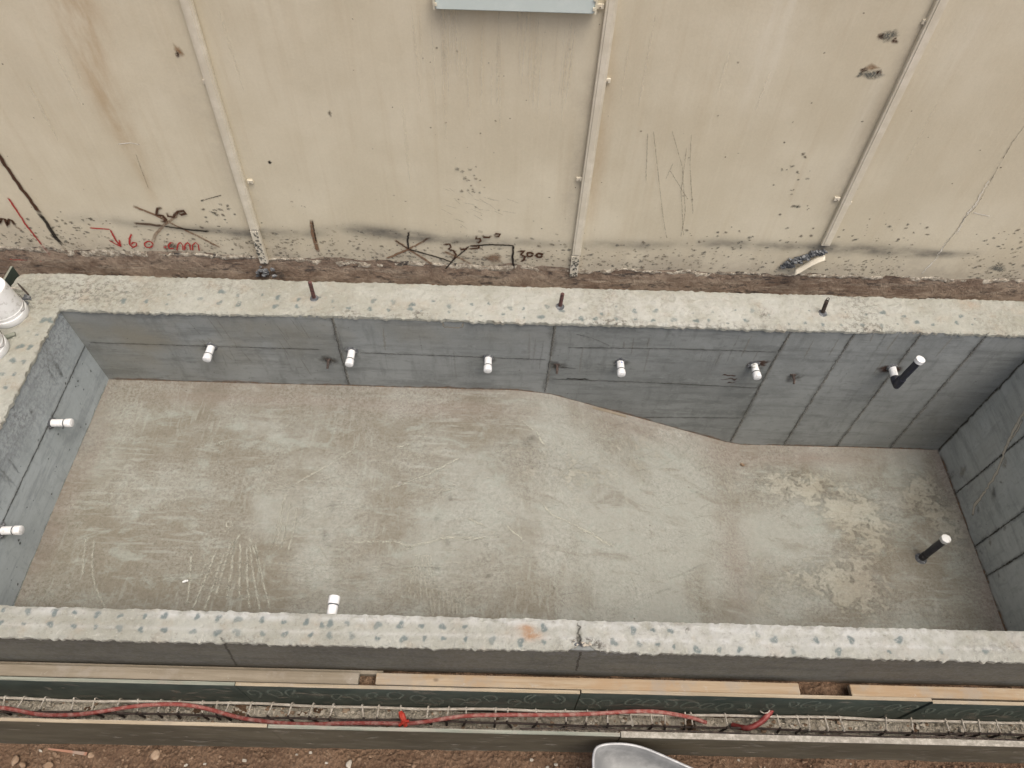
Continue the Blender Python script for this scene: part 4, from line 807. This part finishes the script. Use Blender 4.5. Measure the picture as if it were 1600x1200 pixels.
# metal ducts fixed up the wall
def duct(a, b, label, clips, wd=.074, dp=.034, broken=None, zt=W_TOP-.02):
    A, B = aty(*a, YW-dp), aty(*b, YW-dp); d = (A-B)/(A[2]-B[2]); top = B+d*(zt-B[2])
    t = thing('wall_duct', (B[0], YW, B[2]), label, 'duct', 'beige ducts up the wall')
    def seg(p, q, w0, w1, y0=0.0, y1=0.0, dirty=False):
        mb = MB(); vs = []
        for c, w, yy in ((p, w0, y0), (q, w1, y1)):
            vs += [V(c[0]-w/2, YW-.002, c[2]), V(c[0]-w/2, YW-dp-yy, c[2]), V(c[0]+w/2, YW-dp-yy, c[2]), V(c[0]+w/2, YW-.002, c[2])]
        mb.add(vs, [(0, 4, 5, 1), (1, 5, 6, 2), (2, 6, 7, 3), (3, 7, 4, 0), (4, 7, 6, 5)], 'post'); mb.add([v+V(0, 0, .004) for v in vs[:4]], [(0, 1, 2, 3)], 'post_in')  # dark sheet in the open end, shade of the hollow put into its colour
        lx0 = B[0]+w0*.22
        mb.add([V(p[0]+w0*.20, YW-dp-y0-.004, p[2]), V(p[0]+w0*.30, YW-dp-y0-.004, p[2]), V(q[0]+w1*.30, YW-dp-y1-.004, q[2]), V(q[0]+w1*.20, YW-dp-y1-.004, q[2])], [(0, 1, 2, 3)], 'post') if False else None
        if dirty:
            for k in range(50):
                f = rng.random(); c = p+(q-p)*f; mb.splat((c[0]+rng.uniform(-.4, .4)*w0, YW-dp-max(y0, y1)-.003, c[2]), (1, 0, 0), (0, 0, 1), NW, 'd_mudg', rng.uniform(.005, .016), .8, 0, 8, off=0)
        return mb
    if broken:
        zb = broken; m_ = B+d*(zb-B[2]); seg(m_+V(0, 0, .004), top, wd, wd).build('casing', t, bevel=.003)
        seg(B, m_-V(.004, 0, .004), wd*.92, wd*.92, .006, .004, True).build('casing', t)
    else: seg(B, top, wd, wd).build('casing', t, bevel=.003)
    # raised lid along the duct
    mb = MB(); lo = B+d*((broken or B[2])+.02-B[2]); vs = []
    for c in (lo, top): vs += [V(c[0]-wd*.30, YW-dp-.0005, c[2]), V(c[0]-wd*.27, YW-dp-.006, c[2]), V(c[0]+wd*.27, YW-dp-.006, c[2]), V(c[0]+wd*.30, YW-dp-.0005, c[2])]
    mb.add(vs, [(0, 4, 5, 1), (1, 5, 6, 2), (2, 6, 7, 3), (0, 1, 2, 3)], 'post'); mb.build('lid', t)
    for (u, v, s) in clips:
        c = aty(u, v, YW-.012); mb = MB(); mb.box(c+V(-.022, -.006, -.016), c+V(.022, .011, .016), 'post'); mb.box(c+V(-.006, -.014, -.006), c+V(.006, -.005, .006), 'post_in'); mb.build('clip', t, bevel=.002)
    return t, B
duct((289, 0), (413, 411), 'beige metal duct on the left part of the wall, its foot standing on the soil', [(391, 284, 1), (322, 128, -1)], broken=float(aty(397, 356, YW)[2]))
duct((957, 0), (896, 431), 'beige metal duct in the middle of the wall with a bent lower end', [(949, 126, 1), (905, 280, -1), (938, 10, -1)], broken=float(aty(901, 396, YW)[2]))
t3, B3 = duct((1474, 0), (1290, 384), 'beige metal duct at the right, broken off above a spill of mortar', [(1446, 34, -1), (1308, 311, -1), (1326, 317, 1)])
# broken foot of the right duct with its mortar
p0 = ww(1288, 392); p1 = ww(1228, 414)
mb = MB(); N = 12; X, T = np.meshgrid(np.linspace(0, 1, N), np.linspace(0, 1, 6), indexing='ij'); ax_ = p1-p0
P = np.zeros(X.shape+(3,)); P[..., 0] = p0[0]+ax_[0]*X*.75; P[..., 1] = YW-.03-.05*np.sin(T*2.4)-.01*X; P[..., 2] = p0[2]+ax_[2]*X*.95-.005-T*.045+.012*np.sin(X*5)
mb.grid(P, 'post'); tb = tag(mb.build('duct_fragment', smooth=True), 'torn piece of beige duct bent sideways below the broken right duct', 'duct piece')
sm = tb.modifiers.new('thickness', 'SOLIDIFY'); sm.thickness = .003
mb = MB()
for k in range(95):
    f = rng.random(); c = p0+V(-.03, -.02, .012)+(p1-p0)*f+V(rng.normal()*.012, -abs(rng.normal())*.010, rng.normal()*.017+.006); mb.blob(c, rng.uniform(.005, .021), 'mortar', 2, .35, (1.3, 1, .9))
tag(mb.build('mortar_lump', smooth=True), 'lump of dark mortar spilled on the wall beside the broken right duct', 'mortar')
c = aty(413, 424, 4.56); mb = MB()
for k in range(18): mb.blob(V(c[0]+rng.normal()*.035, 4.56+rng.normal()*.015, -.13+rng.normal()*.02), rng.uniform(.008, .019), 'mortar', 2, .35, (1.3, 1, .8))
tag(mb.build('mortar_lump', smooth=True), 'dark mortar heaped round the foot of the left duct', 'mortar')
# pale metal light housing at the top
yl = YW-.075; a = aty(680, 13.5, yl); b = aty(928, 24, yl); tl = thing('light_housing', (float(a+b)/2 if False else (a[0]+b[0])/2, YW, (a[2]+b[2])/2), 'long pale grey metal light housing fixed high on the wall beside the middle duct', 'light housing')
zm = (a[2]+b[2])/2
mb = MB(); mb.box((a[0], yl, zm), (b[0], yl+.06, zm+.118), 'lampm'); mb.build('body', tl, bevel=.006)
mb = MB(); mb.box((a[0]+.02, yl-.004, zm+.119), (b[0]-.02, yl+.05, zm+.124), 'lampe'); mb.build('lid', tl, bevel=.001)
for x, s in ((a[0], -1), (b[0], 1)):
    mb = MB(); mb.box((min(x, x+s*.014), yl-.002, zm-.002), (max(x, x+s*.014), yl+.062, zm+.121), 'lampe')
    for q in (.025, .085): mb.box((min(x-s*.012, x+s*.003), yl-.012, zm+q), (max(x-s*.012, x+s*.003), yl-.003, zm+q+.022), 'lampe')
    mb.build('end_cap', tl, bevel=.002)
for xq in (a[0]+.1, b[0]-.2): mb = MB(); mb.box((xq, yl+.061, zm+.03), (xq+.1, YW+.004, zm+.09), 'lampe'); mb.build('bracket', tl)

# ------------------------------------------------------------------ shuttering for the trench
def xat(u, v, z): return float(atz(u, v, z)[0])
def board(x0, x1, y0, th, zt, h, face_far, m_face, m_edge, lab, tilt=0.0, swirl=False, back='plyout'):
    c = ((x0+x1)/2, y0+th/2, zt-h); t = thing('formwork_board', c, lab, 'formwork board', 'plywood boards lining the trench')
    mb = MB(); mb.box((x0, y0, zt-h), (x1, y0+th, zt-.004), m_face)
    if swirl:
        for k in range(int((x1-x0)/.135)):
            cx = x0+.08+k*.135+rng.uniform(-.02, .02); cz = zt-.20-.12*rng.random(); r = rng.uniform(.045, .065); sg = rng.choice([-1, 1]); ph = rng.uniform(0, 1.5)
            sp = [V(cx+sg*r*(1-i/15)*math.cos(ph+i*.42)*1.2, y0, cz+2.6*r*(1-i/15)*math.sin(ph+i*.42)) for i in range(13)]
            sp = [sp[0]+V(-sg*.05, 0, -.14)]+sp
            mb.ribbon(sp, NW, .022, 'd_film', .5, .05, a0=.9, off=.002)
    for k in range(int((x1-x0)*16)):
        x, z = rng.uniform(x0+.02, x1-.02), zt-.02-rng.random()*(h-.1); mb.splat((x, y0, z), (1, 0, 0), (0, 0, 1), NW, 'd_beige', rng.uniform(.008, .04), rng.uniform(1, 3), rng.normal()*.5, 8, off=.003, core=.3, a0=rng.uniform(.15, .6))
    mb.build('panel', t)
    mb = MB(); n = max(2, int((x1-x0)/.05)); X, T = np.meshgrid(np.linspace(x0, x1, n), np.linspace(0, 1, 4), indexing='ij')
    P = np.stack([X, y0-.0015+T*(th+.003), zt+fbm(X, T, 5, 140+int(x0*7), 3)*.002], -1); mb.grid(P, m_edge)
    lo = P[:, 0].copy(); lo[:, 2] -= .010+np.abs(fbm(lo[:, 0], lo[:, 0]*0, 9, 5, 3))*.005; nn = len(lo); mb.add(np.concatenate([P[:, 0], lo]), [(i, i+1, i+1+nn, i+nn) for i in range(nn-1)], m_edge)
    e = mb.build('board_edge', t)
    return t
ZT = -.505
YP = 1.187                                              # inner face of the far boards
for (u0, u1, dy, dz, me, sw, lab) in [(-260, 366, .0, 0, 'edge_green', False, 'dark green board behind the trench at the left under the dusty timber'), (367, 906, .002, -.006, 'edge', True, 'dark green printed board behind the trench left of centre'),
        (908, 1448, .006, .006, 'edge', True, 'dark green printed board behind the trench with the orange timber along its top'), (1450, 1860, -.004, -.004, 'edge', True, 'dark green printed board behind the trench at the right edge')]:
    board(xat(u0, 1070, ZT), xat(u1, 1070, ZT), YP+dy, .018, ZT+dz, .6, False, 'ply', me, lab, swirl=sw)
YB = .938
for (u0, u1, dy, dz, me, mf, lab) in [(-260, 417, .002, 0, 'edge', 'plyout', 'near trench board with a clean wooden top edge at the left'), (419, 968, -.002, .004, 'edge_green', 'plyout', 'near trench board with a grey green top edge in the middle'),
        (970, 1860, -.004, -.012, 'edge_cement', 'plyout', 'near trench board with cement smeared over its top edge at the right')]:
    board(xat(u0, 1135, ZT), xat(u1, 1135, ZT), YB+dy, .018 if me != 'edge_cement' else .032, ZT+dz, .92, True, mf, me, lab)
ZP = -.498
for (u0, u1, m, y0, lab) in [(-260, 561, 'oldpine', 1.212, 'dusty grey brown timber along the trench boards at the left'), (588, 1245, 'pine', 1.214, 'fresh orange timber along the trench boards in the middle'), (1324, 1860, 'pine', 1.214, 'pale timber along the trench boards at the right')]:
    mb = MB(); x0, x1 = xat(u0, 1055, ZP), xat(u1, 1055, ZP); mb.box((x0, y0, ZP-.048), (x1, y0+.072, ZP), m)
    tag(mb.build('timber_batten', bevel=.003), lab, 'timber', 'timbers beside the pool wall')
# lower ledger strip and debris between timber and pool
mb = MB(); mb.box((xat(-260, 1042, -.56), 1.288, -.60), (xat(600, 1046, -.56), 1.312, -.545), 'oldpine'); tag(mb.build('timber_strip', bevel=.002), 'thin dusty strip of wood squeezed between the left timber and the pool wall', 'timber')

# ------------------------------------------------------------------ reinforcement cage
cage = thing('rebar_cage', (0, 1.1, -1.1), 'long steel reinforcement cage of bars and stirrups lying in the trench', 'reinforcement cage')
ZC = -.955; YCf, YCn = 1.168, 1.088
def wob(x, s): return .004*math.sin(x*3.1+s)+.003*math.sin(x*7.7+s*2)
mb = MB(); mb.tube([V(x, YCf+wob(x, 1), ZC+.004+wob(x, 2)) for x in np.arange(-4.4, 4.8, .08)], .0095, 'dusty', 8); mb.build('long_bar', cage, smooth=True)
mb = MB(); mb.tube([V(x, YCn+wob(x, 3), ZC-.012+wob(x, 4)) for x in np.arange(-4.4, 4.8, .08)], .0075, 'steel', 8); mb.build('long_bar', cage, smooth=True)
mb = MB(); x0 = xat(812, 1137, -.56); mb.tube([V(x, .982+wob(x, 5), -.56+wob(x, 6)) for x in np.arange(x0, 4.8, .08)], .005, 'steel', 8); mb.build('long_bar', cage, smooth=True)
SU = [9, 39, 72, 117, 150, 189, 217, 253, 282, 318, 341, 361, 395, 428, 458, 491, 522, 567, 593, 627, 670, 702, 729, 775, 794, 837, 883, 917, 948, 983, 1015, 1038, 1069, 1078, 1131, 1212, 1243, 1261, 1286, 1309, 1382, 1421, 1474, 1500, 1526, 1553, 1592]
for u in SU:
    v = np.interp(u, [0, 800, 1600], [1090, 1098, 1124]); x = xat(u, v, ZC); lean = rng.normal()*.012
    mb = MB(); a = V(x, YCf+.012, ZC+.012); b_ = V(x+lean, YCn, ZC+.012)
    mb.tube([a+V(.0, .006, -.12), a+V(0, .006, -.012), a+V(.0, 0, .002), a*.5+b_*.5, b_+V(0, .012, 0)], .0058, 'dusty', 8)
    mb.tube([b_+V(0, .013, 0), b_+V(0, .002, -.008), b_+V(rng.normal()*.02, -.002, -.17)], [.0065, .0085, .0085], 'steel' if rng.random() < .8 else 'dusty', 8)
    mb.build('stirrup', cage, smooth=True)
# ------------------------------------------------------------------ red hose
def hz(u, v, z): return atz(u, v, z)
pts = [(-60, 1108), (0, 1105), (28, 1110), (60, 1117), (100, 1118), (140, 1115), (180, 1108), (220, 1102), (262, 1100), (290, 1101), (320, 1106), (350, 1115), (380, 1123), (410, 1127), (450, 1131), (490, 1132), (540, 1130), (590, 1130), (640, 1131), (670, 1127), (700, 1122), (730, 1118), (780, 1117), (830, 1117), (880, 1117), (930, 1115), (960, 1113), (1000, 1111), (1030, 1112), (1060, 1117), (1085, 1121), (1106, 1127)]
zs = [-.925]*len(pts); P = [hz(u, v, z) for (u, v), z in zip(pts, zs)]; P[-1][2] -= .05; P[-2][2] -= .02
def smooth_path(P, it=2):
    for _ in range(it):
        Q = [P[0]]
        for a, b in zip(P[:-1], P[1:]): Q += [a*.75+b*.25, a*.25+b*.75]
        P = Q+[P[-1]]
    return P
th = thing('red_hose', P[16], 'long faded red hose snaking along the trench over the stirrups', 'hose')
mb = MB(); mb.tube(smooth_path(P), .0145, 'hose', 12); mb.build('tube', th, smooth=True)
c = hz(629, 1130, -.90); mb = MB(); mb.tube([c+V(-.02, .065, .02), c+V(-.006, .045, .03), c+V(.012, .01, .022), c+V(.024, -.02, .0)], [.016, .022, .02, .014], 'hose_red', 8); mb.tube([c+V(-.02, -.02, .02), c+V(.01, .0, .04), c+V(.04, .012, .012)], .010, 'hose_red', 8)
mb.build('knot', th, smooth=True)
Q = [hz(u, v, z) for u, v, z in [(1145, 1133, -1.04), (1158, 1137, -.98), (1172, 1138, -.92), (1190, 1128, -.90), (1202, 1115, -.885), (1206, 1108, -.90)]]
t2 = thing('red_hose', Q[2], 'short cut end of dark red hose rising to a wire ring in the trench', 'hose')
mb = MB(); mb.tube(smooth_path(Q), .019, 'hose_dark', 12); mb.build('tube', t2, smooth=True)
mb = MB(); c = hz(1195, 1109, -.875); mb.tube([c+V(.03*math.cos(a), .022*math.sin(a), .01*math.cos(a)) for a in np.linspace(0, 6.4, 16)], .004, 'dusty', 6); mb.build('wire_ring', t2, smooth=True)

# ------------------------------------------------------------------ wheelbarrow
zr = -.56; pts2 = [atz(u, v, zr)[:2] for u, v in [(929, 1215), (928, 1172), (944, 1164), (976, 1163), (1005, 1169), (1036, 1182), (1078, 1201)]]
rim = [np.array(p) for p in pts2]; e = rim[-1]-rim[-3]; e /= np.linalg.norm(e)
wlk = [rim[0]+np.array([.06, -.28])]+rim+[rim[-1]+e*.22, rim[-1]+e*.25+np.array([-.01, -.05]), rim[-1]+e*.20+np.array([-.10, -.30]), rim[0]+np.array([.14, -.36])]
ring = [np.append(p, zr) for p in wlk]; ring.append(ring[0]); ring = smooth_path(ring, 2)[:-1]; ring = np.array(ring); cen = ring.mean(0)
wb = thing('wheelbarrow', (cen[0], cen[1], -1.1), 'grey metal wheelbarrow tray poking into the bottom of the picture on the soil', 'wheelbarrow')
mb = MB(); n = len(ring); lv = []
for k, (f, dz) in enumerate([(1.02, .004), (1.0, .0), (.93, -.05), (.85, -.11), (.74, -.165), (.55, -.19), (.28, -.195)]): lv.append(cen+(ring-cen)*f+V(0, 0, dz))
mb.add(np.concatenate(lv+[[cen+V(0, 0, -.197)]]), [(k*n+i, k*n+(i+1) % n, (k+1)*n+(i+1) % n, (k+1)*n+i) for k in range(len(lv)-1) for i in range(n)]+[((len(lv)-1)*n+i, (len(lv)-1)*n+(i+1) % n, len(lv)*n) for i in range(n)], 'galv')
tr = mb.build('tray', wb, smooth=True, ang=70); sm = tr.modifiers.new('thickness', 'SOLIDIFY'); sm.thickness = .003
mb = MB(); lp = list(cen+(ring-cen)*1.02+V(0, 0, .004)); mb.tube(lp+[lp[0]], .008, 'galv_rim', 8, False); mb.build('rim', wb, smooth=True)
ax2 = np.append(e, 0); wc = V(cen[0]-.02, cen[1]+.0, -.965)
mb = MB(); mb.tube([wc+V(.135*math.cos(a), 0, .135*math.sin(a)) for a in np.linspace(0, 2*math.pi, 28)], .035, 'rubber', 10, False); mb.build('wheel', wb, smooth=True)
for s in (-.13, .13):
    mb = MB(); mb.tube([wc+V(0, s*.4, 0), cen+V(-.05+s*.6, .0, -.215), cen+V(.18+s*.9, -.25, -.2), cen+V(.26+s*1.2, -.75, -.12)], .014, 'galv', 8); mb.build('handle', wb, smooth=True)
    mb = MB(); mb.tube([cen+V(.1+s*.8, -.15, -.21), cen+V(.12+s*.9, -.2, -.55)], .012, 'galv', 8); mb.build('leg', wb, smooth=True)

# ------------------------------------------------------------------ odds and ends on the soil and floor
for (u, v, r, sq, m, lab) in [(242, 1180, .032, (1, 1, .6), 'stone', 'rounded brown stone on the soil below the left trench board'), (142, 1180, .022, (1.1, .8, .6), 'stone', 'tan stone beside the wood sliver on the soil'), (24, 1188, .026, (.8, 1.2, .6), 'stone', 'flat brown stone near the left bottom corner'),
        (36, 1195, .020, (1.2, .9, .7), 'stone', 'small brown stone at the bottom edge near the left corner'), (545, 1194, .022, (.9, 1.2, .7), 'stone_grey', 'pale grey stone at the bottom edge right of the wood sliver'), (75, 1196, .024, (1.3, .9, .6), 'stone', 'brown stone at the bottom edge between its smaller neighbours')]:
    p = atz(u, v, -1.1); p = atz(u, v, float(soil_z(p[0]))+.03); mb = MB(); mb.blob(p, r, m, 3, .22, sq); tag(mb.build('stone', smooth=True), lab, 'stone', 'stones on the soil')
for (u, v, r, m, lab) in [(893, 1122, .024, 'stone_grey', 'grey stone under the red hose in the trench'), (1096, 1113, .020, 'stone_grey', 'pale stone by the far trench board near the end of the hose'), (1092, 1130, .026, 'stone_grey', 'pale flat stone below the end of the red hose'), (852, 1124, .020, 'stone_grey', 'white chip of stone among the gravel under the hose')]:
    mb = MB(); mb.blob(atz(u, v, -1.055), r, m, 3, .25, (1.2, .9, .7)); tag(mb.build('stone', smooth=True), lab, 'stone', 'stones in the trench')
a, b = atz(76, 1170, -1.25), atz(136, 1178, -1.24); mb = MB(); d = (b-a)/np.linalg.norm(b-a); n_ = V(-d[1], d[0], 0)
mb.add([a+n_*.004, a-n_*.006, b-n_*.012, b+n_*.010]+[p+V(0, 0, .008) for p in (a+n_*.004, a-n_*.006, b-n_*.012, b+n_*.010)], [(0, 1, 2, 3), (7, 6, 5, 4), (0, 4, 5, 1), (1, 5, 6, 2), (2, 6, 7, 3), (3, 7, 4, 0)], mat_wood('reddish_sliver', (.24, .12, .075, 1), (.33, .18, .12, 1), (.2, .1, .06, 1)))
tag(mb.build('wood_sliver'), 'reddish wood sliver lying on the soil below the left trench board', 'wood scrap')
p = fl(290.5, 909)+V(0, 0, .012); mb = MB(); mb.tube([p+V(-.018, -.008, 0), p+V(0, -.001, .004), p+V(.02, .007, 0)], [.007, .010, .006], 'pvc', 8); tag(mb.build('plastic_chip', smooth=True), 'tiny white plastic chip lying on the shallow floor', 'scrap')
p = fl(1159, 727)+V(0, 0, .015); mb = MB(); mb.blob(p, .02, 'stone', 2, .3, (1.1, .9, .9)); tag(mb.build('brick_crumb', smooth=True), 'reddish crumb on the deep floor below the second wide joint', 'scrap')
# loose lime strip at the slope edge
A = [aty(u, v, YF-.006) for u, v in [(862, 620), (905, 631), (950, 642), (1010, 660)]]
mb = MB()
for k in range(len(A)-1):
    pass
X, T = np.meshgrid(np.linspace(0, 1, 30), np.linspace(0, 1, 4), indexing='ij'); lx = np.array([np.interp(X[:, 0], np.linspace(0, 1, 4), [q[j] for q in A]) for j in range(3)]).T
P = np.zeros(X.shape+(3,)); P[..., 0] = lx[:, 0:1]; P[..., 1] = YF-.004-.022*T; P[..., 2] = lx[:, 2:3]+.012-.012*T
mb.grid(P, 'd_beige'); sp = tag(mb.build('edge_strip', smooth=True), 'thin loose strip of wood lying along the foot of the far wall on the slope', 'wood strip')
sp.data.materials.clear(); sp.data.materials.append(MAT['oldpine']); sm = sp.modifiers.new('thickness', 'SOLIDIFY'); sm.thickness = .006
